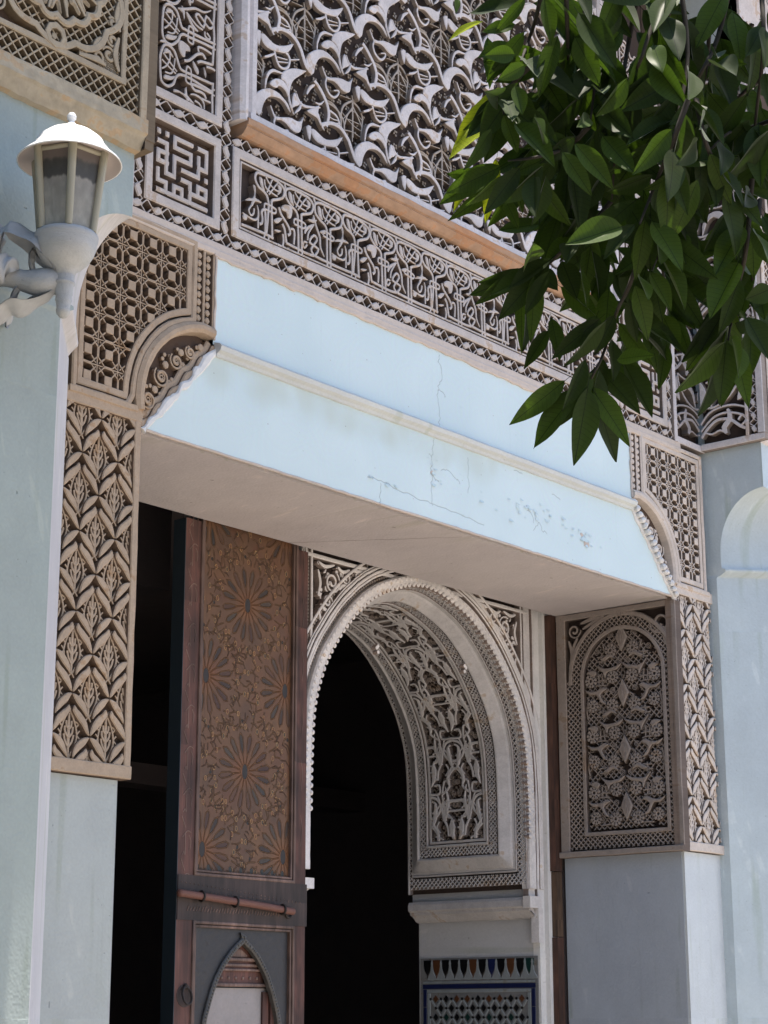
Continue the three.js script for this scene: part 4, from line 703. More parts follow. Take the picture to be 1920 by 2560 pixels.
    for (let i = 0; i < 150; i++) { const r = rng(i + 400), x = AX + h * (0.25 + r() * 0.40), y = 2.98 + r() * 0.30; if (free(x, y)) { const a = r() * 6.28, q = 0.011; r() < 0.5 ? sp.poly(arc(x, y, 0.0085, a, a + 5.3, 5), -0.03, -0.005, 0.002) : sp.taper([[x - q * Math.cos(a), y - q * Math.sin(a)], [x + 0.004 * Math.sin(a), y - 0.004 * Math.cos(a)], [x + q * Math.cos(a), y + q * Math.sin(a)]], 0.010, -0.03, -0.004); } }
  }
  sp.to('spandrel_scrolls', M.arch, fr).userData.kind = 'stuff';
  // little bracket at the right foot of the moulding
  mesh('bracket', boxes([6.578, 6.660, AY - 0.03, AY + 0.018, ZA - 0.02, ZA + 0.018], [6.636, 6.668, AY - 0.17, AY - 0.03, ZA - 0.02, ZA + 0.018]), M.arch, fr); mesh('bracket', boxGeo(5.178, 5.226, AY - 0.02, AY + 0.018, ZA - 0.02, ZA + 0.018), M.arch, fr);

  // underside: bands and carved field wrapped over the arch; (s, t, w): t = z
  const so = part('carved_underside', arch), wrap = (u, v, w) => { const q = archAt(u, w); return [q[0], q[1], v]; };
  const foot = 0.02, S0 = 0.045, S1 = SL - 0.045, Z0 = ZA, T = (d) => ZA - d;   // d: depth behind the front face
  const gd = new Carve(wrap), str = (d0, d1, w, cut = 0) => { const da = (SL - 2 * cut) / 90; for (let k = 0; k < 90; k++) { const n0 = gd.n, s = cut + k * da, e = s + da; gd.vert(s, T(d0), w); gd.vert(e, T(d0), w); gd.vert(s, T(d1), w); gd.vert(e, T(d1), w); gd.i.push(n0, n0 + 2, n0 + 1, n0 + 1, n0 + 2, n0 + 3); } };
  str(0, 0.64, -0.022); str(0.13, 0.51, 0.018, 0.13); gd.to('ground', M.ground, so);
  const long = (d, w, w0, w1, o = {}) => { const l = []; for (let i = 0; i <= 90; i++) l.push([lerp(0, SL, i / 90), T(d)]); fm.ribbon(l, w, w0, w1, o); };
  const fm = new Carve(wrap, 0.0008, 91);
  long(0.003, 0.006, -0.022, 0.0); long(0.634, 0.012, -0.03, 0.001);
  const full = (df, o, db) => { const m = (df + db) / 2, l = [], a = S0 + o, b = S1 - o; for (let i = 0; i < 10; i++) l.push([a, lerp(T(db), T(df), i / 10)]); for (let i = 0; i < 90; i++) l.push([lerp(a, b, i / 90), T(df)]); for (let i = 0; i < 10; i++) l.push([b, lerp(T(df), T(db), i / 10)]); for (let i = 0; i < 90; i++) l.push([lerp(b, a, i / 90), T(db)]); return l; };   // closed border: both feet and both flanks
  fm.ribbon(full(0.052, 0.030, 0.608), 0.008, -0.024, 0.006, { closed: true });
  fm.sweep(full(0.093, 0.072, 0.574), [[0.036, -0.022], [0.036, 0.006], [0.027, 0.008], [0.021, 0.016], [-0.016, 0.040], [-0.022, 0.042], [-0.030, 0.036], [-0.030, 0.0]], { closed: true });
  fm.ribbon(full(0.173, 0.150, 0.497), 0.011, 0.01, 0.044, { closed: true }); fm.ribbon(full(0.189, 0.166, 0.481), 0.012, 0.01, 0.040, { closed: true });
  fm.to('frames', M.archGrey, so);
  const lt = new Carve(wrap, 0.0005, 93);
  lattice(lt, [S0, T(0.048), SL - S0, T(0.006)], 0.0225, 0.0052, -0.022, 0.0); lattice(lt, [S0, T(0.628), SL - S0, T(0.612)], 0.0225, 0.0052, -0.022, 0.0);
  for (const a of [0.020, SL - 0.064]) lattice(lt, [a, T(0.625), a + 0.044, T(0.006)], 0.0225, 0.0052, -0.022, 0.0);
  for (const [d, hw] of [[0.1465, 0.0195], [0.523, 0.018]]) { lattice(lt, [S0 + 0.105, T(d + hw), SL - S0 - 0.105, T(d - hw)], 0.0200, 0.0050, 0.016, 0.037); for (let s = S0 + 0.13; s < S1 - 0.12; s += 0.06) flower(lt, s, T(d), 0.012, 0.016, 0.039, 0); }
  for (const a of [S0 + 0.107, S1 - 0.145]) lattice(lt, [a, T(0.51), a + 0.038, T(0.16)], 0.020, 0.005, 0.016, 0.037);
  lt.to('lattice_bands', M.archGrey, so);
  // carved field
  const cf = new Carve(wrap, 0.0008, 95), fine = new Carve(wrap, 0.0006, 97), mid = T(0.335), lim = 0.139, FS = 1.28;
  const per = 0.385 * 1.28, s1 = S1 - 0.18;
  for (let k = -1; k < 8; k++) for (const h of [-1, 1]) for (const half of [0, 1]) {
    const base = s1 - k * per - half * per / 2, c0 = mid + (half ? h * lim * 1.02 : 0);
    const P = (l) => pairs(l).map(([x, y]) => [base - y * FS, c0 + (half ? -h : h) * x * FS]), ok = (q) => q.every(([u, v]) => u > S0 + 0.174 && u < S1 - 0.174 && Math.abs(v - mid) < lim + 0.003);
    const A = (w, l) => { for (const q of clipLine(curve(P(l), 3), [S0 + 0.174, mid - lim, S1 - 0.174, mid + lim])) cf.ribbon(q, w * 0.0014, 0.016, 0.043, { bev: 0.003 }); }, Fl = (l) => { const q = clipPoly(curve(P(l), 2, true), [S0 + 0.174, mid - lim, S1 - 0.174, mid + lim]); if (q.length > 2) cf.poly(q, 0.016, 0.044, 0.004); };
    Fl([34, 8, 22, 30, 24, 62, 40, 86, 20, 70, 8, 40, 14, 12]); Fl([62, 60, 44, 86, 46, 116, 56, 132, 40, 118, 34, 88, 44, 66]); A(8, [34, 8, 40, 40, 56, 70, 62, 110, 52, 140]); A(8, [0, 238, 20, 222, 34, 196, 28, 176, 44, 160, 60, 150]); Fl([26, 176, 40, 190, 34, 220, 10, 250, 0, 256, 20, 224, 26, 200]);
    Fl([106, 40, 88, 60, 80, 96, 92, 128, 98, 92]); Fl([106, 176, 86, 200, 78, 236, 94, 262, 98, 220]); A(9, [0, 262, 28, 272, 44, 300, 28, 328, 0, 338]); A(7, [0, 346, 40, 346, 40, 374, 20, 374]); A(7, [56, 262, 58, 300, 52, 340, 60, 384]); Fl([64, 280, 82, 300, 78, 340, 64, 372, 70, 330]); A(7, [8, 280, 22, 290, 24, 310, 8, 322]); A(6, [44, 300, 58, 300]); A(7, [0, 128, 44, 128]); A(7, [0, 92, 36, 92, 36, 72, 20, 72]); A(7, [46, 110, 46, 60]); A(6, [22, 100, 40, 112, 22, 124, 0, 124]); A(6, [8, 60, 24, 56, 20, 40, 4, 36]); A(6, [70, 20, 84, 40, 74, 60]); A(6, [60, 0, 90, 10]); A(6, [84, 100, 70, 120, 80, 150]);
    for (const [x, y, r] of [[8, 112, 9], [12, 150, 9], [22, 162, 7], [6, 190, 9], [16, 206, 7], [54, 40, 7], [72, 80, 8], [60, 160, 7], [10, 20, 8], [80, 180, 8], [46, 200, 7], [30, 24, 6]]) { const q = P([x, y])[0]; if (ok([q])) flower(fine, q[0], q[1], r / 900, 0.016, 0.037, 0); }
  }
  lattice(fine, [S0 + 0.174, mid - lim, S1 - 0.174, mid + lim], 0.024, 0.0044, 0.016, 0.024, ([u, v]) => noise(u * 40, v * 40, 0, 45) > 0.45);
  cf.to('knotted_leaves', M.archGrey, so); fine.to('small_flowers', M.dim, so);
  // sill of the carved part and its cove; jambs below
  const jx = AX + 0.722;
  for (const h of [-1, 1]) { const X = AX + h * jx - h * AX, s0 = 6.622; const xw = h > 0 ? AX + 0.684 : AX - 0.684; mesh('corbel', (() => { const g = new Carve((u, v, w) => [xw - h * w, v, u]); g.sweep(even([[BACK + 0.003, AY - 0.01], [ZA, AY - 0.01]], 0.1), [[-0.062, -0.068], [-0.056, -0.05], [-0.034, -0.028], [-0.030, -0.012], [-0.018, -0.010], [-0.012, 0.002], [0.012, 0.002], [0.024, -0.004]].map(([o, w]) => [o, w])); return g.geo(); })(), M.archGrey, so); }
  // tile dado on the right jamb (plane x = DX, faces -x)
  const DX = AX + 0.762 - 0.006, dm = (u, v, w) => [DX - w, v, u], da = part('tile_dado', arch), glaze = (rgb) => mat(rgb, { roughness: 0.28, map: carveMap });
  mesh('bed', boxGeo(DX - 0.001, DX + 0.02, 1.3, 1.852, BACK + 0.012, ZA - 0.006), mat([0.20, 0.20, 0.20], { map: carveMap }), da);
  const pal = glaze([0.30, 0.33, 0.34]), blk = glaze([0.008, 0.008, 0.009]), brn = glaze([0.11, 0.045, 0.02]), nav = glaze([0.012, 0.018, 0.075]), grn = glaze([0.01, 0.04, 0.035]);
  const a0 = BACK + 0.028, a1 = ZA - 0.020, W = a1 - a0, tile = (g, m, u, v) => { const o = new THREE.Mesh(g, m); o.name = 'tile'; o.position.set(0, v, u); o.castShadow = o.receiveShadow = true; da.add(o); };
  const G = (pts, h = 0.004) => new Carve((u, v, w) => [DX - w, v, u]).poly(pts, 0, h, 0.0012).geo();
  const pitch = W / 12, vase = G(curve(pairs([0, -40, 4, -34, 2, -26, 7, -18, 16, -4, 20, 14, 21, 34, 20, 40, -20, 40, -21, 34, -20, 14, -16, -4, -7, -18, -2, -26, -4, -34]), 2, true)), spire = G(curve(pairs([-24, -42, 24, -42, 18, -26, 10, -12, 7, 8, 5, 20, 7, 26, 0, 42, -7, 26, -5, 20, -7, 8, -10, -12, -18, -26]), 2, true), 0.0044);
  const seq = [blk, brn, blk, blk, blk, brn, blk, nav, blk, brn, blk, grn];
  for (let i = 0; i < 12; i++) { tile(vase, seq[i], a0 + (i + 0.5) * pitch, 1.804); tile(spire, pal, a0 + (i + 1) * pitch - (i === 11 ? 0.012 : 0), 1.803); }
  const bw = 0.105, bar = G([[-bw / 2 + 0.001, -0.0095], [bw / 2 - 0.001, -0.0095], [bw / 2 - 0.001, 0.0095], [-bw / 2 + 0.001, 0.0095]]), up = G([[-0.0095, -0.036], [0.0095, -0.036], [0.0095, 0.036], [-0.0095, 0.036]]), pb = G([[-W / 2, -0.005], [W / 2, -0.005], [W / 2, 0.005], [-W / 2, 0.005]], 0.0036), pu = G([[-0.008, -0.2], [0.008, -0.2], [0.008, 0.2], [-0.008, 0.2]], 0.0036);
  tile(pb, pal, (a0 + a1) / 2, 1.7505); for (let i = 0; i < 6; i++) tile(bar, nav, a0 + (i + 0.5) * W / 6, 1.733);
  for (let k = 0; k < 4; k++) for (const u of [a0 + 0.0095, a1 - 0.0095]) tile(up, nav, u, 1.685 - k * 0.0745);
  tile(G([[-W / 2 + 0.022, -0.0065], [W / 2 - 0.022, -0.0065], [W / 2 - 0.022, 0.0065], [-W / 2 + 0.022, 0.0065]], 0.0036), pal, (a0 + a1) / 2, 1.7135); for (const u of [a0 + 0.031, a1 - 0.031]) tile(pu, pal, u, 1.505);
  const f0 = a0 + 0.040, fw = W - 0.080, c = fw / 9, rowH = 0.038, dia = G([[0.0150, 0], [0, 0.0165], [-0.0150, 0], [0, -0.0165]]), dot = G([[0.0068, 0], [0.0046, 0.0058], [-0.0046, 0.0058], [-0.0068, 0], [-0.0046, -0.0058], [0.0046, -0.0058]]), L = Math.hypot(c / 2, rowH), ex = [c / 2 / L, -rowH / L];
  const slatPts = (m) => [[-0.0150, -0.0045], [0.0150, -0.0045], [0.0185, 0], [0.0150, 0.0045], [-0.0150, 0.0045], [-0.0185, 0]].map(([x, y]) => [m * (x * ex[0] - y * ex[1]), x * ex[1] + y * ex[0]]), slat = G(slatPts(1), 0.0043), slat2 = G(slatPts(-1), 0.0043);
  for (let j = 0; j < 6; j++) { const odd = j % 2, v = 1.681 - j * rowH, n = odd ? 8 : 9; for (let i = 0; i < n; i++) { const u = f0 + (i + (odd ? 1 : 0.5)) * c; tile(dia, odd ? blk : j === 2 ? (i % 2 ? grn : blk) : i % 3 === 1 ? blk : brn, u, v); tile(dot, blk, u + c / 2, v); if (!i) tile(dot, blk, u - c / 2, v); if (j < 5) { tile(slat, pal, u - c / 4, v - rowH / 2); tile(slat2, pal, u + c / 4, v - rowH / 2); } } }
}
// dark rooms behind: closed on every side
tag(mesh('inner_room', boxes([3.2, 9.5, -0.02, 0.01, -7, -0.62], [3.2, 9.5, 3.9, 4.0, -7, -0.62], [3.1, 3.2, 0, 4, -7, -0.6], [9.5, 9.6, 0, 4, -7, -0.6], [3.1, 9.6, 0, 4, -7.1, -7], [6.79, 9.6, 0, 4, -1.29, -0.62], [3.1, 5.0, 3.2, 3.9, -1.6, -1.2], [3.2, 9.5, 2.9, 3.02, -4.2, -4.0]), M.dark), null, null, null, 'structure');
// brown timber post against the right jamb
{
  const w = woodMat([0.13, 0.062, 0.042]), t = thing('timber_post', 'narrow brown timber post between the inner arch and the right jamb', 'post');
  mesh('upper_post', boxes([6.716, 6.762, 2.20, SOF, -0.66, -0.604]), w, t); mesh('middle_piece', boxes([6.722, 6.762, 1.93, 2.197, -0.66, -0.606]), woodMat([0.16, 0.10, 0.06]), t, 'paler patched piece'); mesh('lower_post', boxes([6.718, 6.762, 0, 1.927, -0.66, -0.606]), w, t);
}
// ------------------------------------------------------------------ painted door leaf, folded back beside the arch
function woodMat(rgb) { return mat(rgb, { map: woodMap(), bumpMap: woodMap(), bumpScale: 0.002, roughness: 0.7 }); }
function woodMap() {
  if (!woodMap.t) woodMap.t = dataTex(256, (u, v) => { const g = fbm(u * 40, v * 3, 0, 201, 4), s = fbm(u * 9, v * 5, 0, 205, 3), n = noise(u * 120, v * 10, 0, 3); const k = 0.62 + 0.35 * (g - 0.5) + 0.45 * (s - 0.5) + 0.12 * n; return [k, k * 0.97, k * 0.95]; }, true, 0.5);
  return woodMap.t;
}
{
  const W = 0.662, ax = 4.500, az = -0.608, a = 0.030, door = thing('door_leaf', 'painted wooden door leaf with star panel, iron bolt and small pointed wicket', 'door');
  door.position.set(ax, 0, az); door.rotation.y = a;
  const red = woodMat([0.17, 0.072, 0.056]), iron = mat([0.05, 0.04, 0.038], { roughness: 0.6, metalness: 0.3, map: carveMap, bumpMap: carveBump, bumpScale: 0.003 }), grime = woodMat([0.075, 0.05, 0.046]), rust = mat([0.18, 0.075, 0.055], { roughness: 0.65, map: carveMap, bumpMap: carveBump, bumpScale: 0.002 }), lead = woodMat([0.30, 0.20, 0.17]);
  mesh('leaf_body', boxes([0.003, W, 0.02, 3.292, -0.056, -0.044], [0.003, W, 1.90, 3.292, -0.044, -0.016], [0, 0.003, 0.02, 3.292, -0.058, 0.0]), M.teal, door);
  const st = (x0, x1, n) => { const o = mesh('stile', boxGeo(x0, x1, 0.02, 3.294, -0.018, 0), red, door); return o; };
  st(0.003, 0.080); st(0.602, W);
  mesh('rail', boxGeo(0.004, W + 0.006, 1.918, 2.066, -0.017, 0.003), grime, door); mesh('rail', boxGeo(0.08, 0.602, 0.02, 0.2, -0.018, -0.001), red, door);
  const fr = (y0, y1, n) => { const f = new Carve(undefined, 0.0006, 101); f.frame(0.080, y0, 0.602, y1, 0.011, -0.02, 0.006, 0.003); f.frame(0.093, y0 + 0.013, 0.589, y1 - 0.013, 0.008, -0.02, 0.001, 0.002); f.to('panel_moulding', lead, door); };
  fr(2.066, 3.36); fr(0.2, 1.918);
  // painted strapwork of stars
  const CW = 640, CH = 1664, PW = 0.488, PH = 1.268, X = (x) => x / PW * CW, Y = (y) => CH - (y - 2.088 + 0.0) / PH * CH;
  const cv = document.createElement('canvas'); cv.width = CW; cv.height = CH; const g = cv.getContext('2d'), cb = document.createElement('canvas'); cb.width = CW; cb.height = CH; const h = cb.getContext('2d'), r = rng(909);
  g.fillStyle = '#7c5638'; g.fillRect(0, 0, CW, CH); h.fillStyle = '#888'; h.fillRect(0, 0, CW, CH);
  for (let i = 0; i < 500; i++) { const x = r() * CW, y = r() * CH, s = 10 + r() * 70, c = ['128,80,46', '98,70,52', '146,102,58', '84,62,48', '112,64,42'][i % 5], q = g.createRadialGradient(x, y, 0, x, y, s); q.addColorStop(0, `rgba(${c},0.35)`); q.addColorStop(1, `rgba(${c},0)`); g.fillStyle = q; g.fillRect(x - s, y - s, 2 * s, 2 * s); }
  const kx = CW / PW, ky = CH / PH, line = (l, w, col) => { for (const [c, k, lw] of [[g, '#3d2517', w + 3], [h, '#333', w + 4], [g, col || '#a77c50', w], [h, '#eee', w]]) { c.strokeStyle = k; c.lineWidth = lw; c.lineJoin = 'round'; c.beginPath(); l.forEach((p, i) => i ? c.lineTo(X(p[0]), Y(p[1])) : c.moveTo(X(p[0]), Y(p[1]))); c.stroke(); } };
  const blot = (x, y, rx, ry, col, ring, rot = 0) => { for (const [c, k] of [[g, col], [h, ring ? '#ccc' : '#222']]) { c.save(); c.translate(X(x), Y(y)); c.rotate(rot); c.fillStyle = k; c.beginPath(); c.ellipse(0, 0, rx * kx, ry * ky, 0, 0, 7); c.fill(); if (ring) { c.strokeStyle = c === g ? '#d6ab74' : '#fff'; c.lineWidth = 3; c.stroke(); } c.restore(); } };
  const cen = []; for (let j = -1; j < 4; j++) { cen.push([0.244, 2.47 + j * 0.597]); cen.push([0.034, 2.187 + j * 0.597], [0.454, 2.187 + j * 0.597]); }
  // web between the stars
  const dirs = 16;
  for (const [cx, cy] of cen) for (let k = 0; k < dirs; k++) { const q = k / dirs * 2 * Math.PI, P = (rad, t) => [cx + rad * Math.cos(q + t), cy + rad * Math.sin(q + t)]; line([P(0.145, -0.1), P(0.172, 0.02), P(0.200, -0.06)], 3); line([P(0.150, 0.19), P(0.185, 0.16), P(0.215, 0.22)], 3); line([P(0.172, 0.02), P(0.185, 0.16)], 3); const o = P(0.160, 0.0); blot(o[0], o[1], 0.0062, 0.009, k % 3 ? '#7e4a2a' : '#54402f', true); const e = P(0.205, 0.2); blot(e[0], e[1], 0.0055, 0.0085, k % 2 ? '#5d4636' : '#8c5a34', true); if (k % 4 === 0) { const d = P(0.178, 0.1); blot(d[0], d[1], 0.005, 0.006, '#25231f'); } }
  for (let i = 0; i < 420; i++) { const x = r() * PW, y = 2.10 + r() * 1.25; if (cen.some(([a, b]) => Math.hypot(a - x, b - y) < 0.148)) continue; const q = Math.floor(r() * 8) * Math.PI / 8, L = 0.012 + r() * 0.016; line([[x - L * Math.cos(q), y - L * Math.sin(q)], [x, y], [x + L * Math.cos(q + 0.8), y + L * Math.sin(q + 0.8)]], 2, i % 4 ? '#94694a' : '#b58a5c'); if (i % 6 === 0) blot(x + 0.012, y, 0.0048, 0.0075, ['#6b4430', '#40352c', '#8a5a36'][i % 3], true); }
  for (const [cx, cy] of cen) {
    for (let k = 0; k < dirs; k++) {
      const q = (k + 0.5) / dirs * 2 * Math.PI, P = (rad, t) => [cx + rad * Math.cos(q + t), cy + rad * Math.sin(q + t)];
      const pet = [P(0.058, 0), P(0.085, 0.10), P(0.122, 0.085), P(0.136, 0), P(0.122, -0.085), P(0.085, -0.10)];
      const cols = ['#3a2a25', '#4b2c22', '#2c2523', '#5c3a28', '#3f3a36'];
      for (const [c, col] of [[g, cols[Math.floor(r() * 5)]], [h, '#1c1c1c']]) { c.fillStyle = col; c.globalAlpha = c === g ? 0.45 + 0.55 * r() : 1; c.beginPath(); pet.forEach((p, i) => i ? c.lineTo(X(p[0]), Y(p[1])) : c.moveTo(X(p[0]), Y(p[1]))); c.fill(); c.globalAlpha = 1; }
      line([...pet, pet[0]], 3, '#a8794a'); line([P(0.02, 0), P(0.058, 0)], 3, '#a06c38');
    }
    const gl = g.createRadialGradient(X(cx), Y(cy), 2, X(cx), Y(cy), 0.075 * kx); gl.addColorStop(0, 'rgba(160,96,42,0.7)'); gl.addColorStop(1, 'rgba(160,96,42,0)'); g.fillStyle = gl; g.fillRect(X(cx) - 120, Y(cy) - 120, 240, 240);
    blot(cx, cy, 0.014, 0.026, '#2d2624');
  }
  for (let i = 0; i < 26; i++) { const x = 8 + i * 24; line([[x / kx, 2.105], [(x + 10) / kx, 2.122], [(x + 20) / kx, 2.105]], 3); if (i % 3 === 0) blot((x + 8) / kx, 2.128, 0.008, 0.010, '#2e3230'); }
  for (const x of [0.028, 0.345]) { g.strokeStyle = 'rgba(40,28,20,0.55)'; g.lineWidth = 2; g.beginPath(); g.moveTo(X(x), 0); g.lineTo(X(x + 0.004), CH); g.stroke(); }
  for (let i = 0; i < 700; i++) { g.fillStyle = i % 2 ? 'rgba(50,36,28,0.30)' : 'rgba(170,140,110,0.22)'; g.fillRect(r() * CW, r() * CH, 1 + r() * 4, 1 + r() * 14); }
  const tx = new THREE.CanvasTexture(cv); tx.colorSpace = THREE.SRGBColorSpace; const tb = new THREE.CanvasTexture(cb);
  const pg = new THREE.PlaneGeometry(PW, PH, 1, 1); pg.translate(0.097 + PW / 2, 2.088 + PH / 2 - 0.03, -0.0115); mesh('painted_panel', pg, mat([0.52, 0.52, 0.53], { map: tx, bumpMap: tb, bumpScale: 0.006, roughness: 0.6 }), door);
  // worn paint scrolls on the stiles
  { const s = new Carve(undefined, 0.0004, 107); for (let j = 0; j < 9; j++) { const y = 2.13 + j * 0.142; for (const l of [[0.022, 0, 0.030, 0.012, 0.036, 0.004, 0.036, 0.075], [0.016, -0.012, 0.036, -0.052], [0.020, -0.085, 0.045, -0.060, 0.062, -0.066], [0.058, 0.02, 0.062, 0.05, 0.052, 0.068]]) s.ribbon(curve(pairs(l, 1).map(([u, v]) => [u, y + v]), 3), 0.0036, -0.001, 0.0014, { bev: 0.0006 }); } for (let j = 0; j < 6; j++) s.ribbon(curve([[0.632, 2.2 + j * 0.2], [0.640, 2.26 + j * 0.2], [0.630, 2.31 + j * 0.2]], 3), 0.003, -0.001, 0.0012, { bev: 0.0005 }); s.to('painted_scrolls', lead, door); }
  // nailed iron on the rail, bolt and its keepers
  { const n = new Carve(undefined, 0, 1), q = rng(61); for (let i = 0; i < 60; i++) n.poly(arc(0.02 + (i % 30) * 0.021, i < 30 ? 2.042 - i * 0.0014 : 2.016 - (i - 30) * 0.0006, 0.0022, 0, 5.2, 5), 0.002, 0.0052, 0.001); for (let i = 0; i < 34; i++) n.ribbon([[0.05 + i * 0.014, 1.945 + q() * 0.006], [0.054 + i * 0.014 + q() * 0.004, 1.958 + q() * 0.008]], 0.004, 0.002, 0.0048, { bev: 0.001 }); n.to('nail_rows', lead, door); }
  const bolt = part('sliding_bolt', door), tube = (p, rad) => new THREE.TubeGeometry(new THREE.CatmullRomCurve3(p.map((v) => new THREE.Vector3(...v))), 20, rad, 10);
  mesh('bolt_bar', mergeGeometries([tube([[-0.005, 2.003, 0.024], [0.2, 1.991, 0.024], [0.4, 1.979, 0.024], [0.572, 1.966, 0.021]], 0.0125), (() => { const s = new THREE.SphereGeometry(0.0135, 10, 8); s.translate(-0.006, 2.003, 0.024); return s; })()]), rust, bolt);
  for (const [x, y] of [[0.100, 1.997], [0.268, 1.986], [0.515, 1.971]]) { const k = new THREE.TorusGeometry(0.0165, 0.0042, 8, 18); k.rotateY(Math.PI / 2 - 0.1); k.translate(x, y, 0.021); mesh('keeper_ring', k, iron, bolt); }
  { const k = new THREE.TorusGeometry(0.017, 0.005, 8, 18); k.translate(0.566, 1.962, 0.006); mesh('end_socket', k, iron, bolt); }
  // ring knocker
  const kn = part('knocker', door); { const k = new THREE.TorusGeometry(0.027, 0.0042, 8, 24); k.scale(0.8, 1.05, 1); k.rotateX(-0.22); k.translate(0.050, 1.674, 0.013); mesh('ring', k, iron, kn); const b = new THREE.SphereGeometry(0.008, 10, 8); b.scale(1, 1, 0.8); b.translate(0.050, 1.706, 0.006); mesh('boss', b, iron, kn); const c = new Carve(); c.poly(arc(0.05, 1.674, 0.038, 0, 6.1, 12), -0.002, 0.0014, 0.001); c.to('back_plate', grime, kn); }
  // lower panel with the pointed wicket
  mesh('lower_panel', (() => { const s = new THREE.Shape(); s.moveTo(0.093, 0.2); s.lineTo(0.093, 1.905); s.lineTo(0.589, 1.905); s.lineTo(0.589, 0.2); s.lineTo(0.560, 0.2); const w = wick(0); for (const p of w) s.lineTo(p[0], p[1]); s.lineTo(0.122, 0.2); const q = new THREE.ExtrudeGeometry(s, { depth: 0.012, bevelEnabled: false }); q.translate(0, 0, -0.024); return q; })(), mat([0.032, 0.031, 0.034], { roughness: 0.6, map: carveMap, bumpMap: carveBump, bumpScale: 0.004 }), door);
  function wick(o) { const half = curve([[0.222, 0.2], [0.222, 1.30], [0.214, 1.46], [0.196, 1.58], [0.166, 1.672], [0.122, 1.755], [0.062, 1.822], [0.012, 1.858], [0, 1.874]], 4); return [...half.map(([x, y]) => [0.344 + x - o * (y > 1.3 ? 0.8 : 1), y - o * 0.4]), ...half.slice().reverse().slice(1).map(([x, y]) => [0.344 - x + o * (y > 1.3 ? 0.8 : 1), y - o * 0.4])]; }
  const wk = part('wicket', door), studs = mat([0.11, 0.105, 0.10], { roughness: 0.55, metalness: 0.3, map: carveMap, bumpMap: carveBump, bumpScale: 0.006 });
  { const c = new Carve(undefined, 0.0012, 111); c.ribbon(even(wick(0.004), 0.03), 0.020, -0.02, 0.0, { bev: 0.004 }); for (const p of even(wick(0.004), 0.017)) c.poly(arc(p[0], p[1], 0.004, 0, 5.2, 5), -0.002, 0.0035, 0.0015); c.to('studded_arch', studs, wk); }
  const zw = -0.016 + 0.0; mesh('wicket_head', boxGeo(0.15, 0.54, 1.712, 1.86, -0.040, -0.0305), red, wk);
  { const c = new Carve((u, v, w) => [u, v, -0.0305 + w], 0.0006, 113); for (const [y, h, d] of [[1.797, 0.012, 0.012], [1.778, 0.010, 0.008], [1.762, 0.008, 0.010], [1.712, 0.012, 0.010]]) c.bar([0.15, y], [0.54, y], h, 0, d); c.to('wicket_moulding', lead, wk); const d = new Carve((u, v, w) => [u, v, -0.0305 + w]); for (let i = 0; i < 7; i++) d.poly(arc(0.225 + i * 0.036, 1.735, 0.006, 0.6, 5.4, 4), 0, 0.004, 0.002); d.poly(curve(pairs([300, 1806, 320, 1826, 344, 1834, 368, 1826, 388, 1806]), 3, true), 0, 0.004, 0.003); d.to('wicket_carving', lead, wk); }
  mesh('wicket_pane', boxGeo(0.13, 0.50, 0.2, 1.702, -0.041, -0.034), mat([0.30, 0.27, 0.265], { roughness: 0.5, map: plasterMap, bumpMap: carveBump, bumpScale: 0.002 }), wk, 'dull grey pane');
  mesh('wicket_jamb', boxes([0.470, 0.500, 0.2, 1.69, -0.034, -0.026], [0.505, 0.545, 0.2, 1.712, -0.034, -0.020]), red, wk);
}
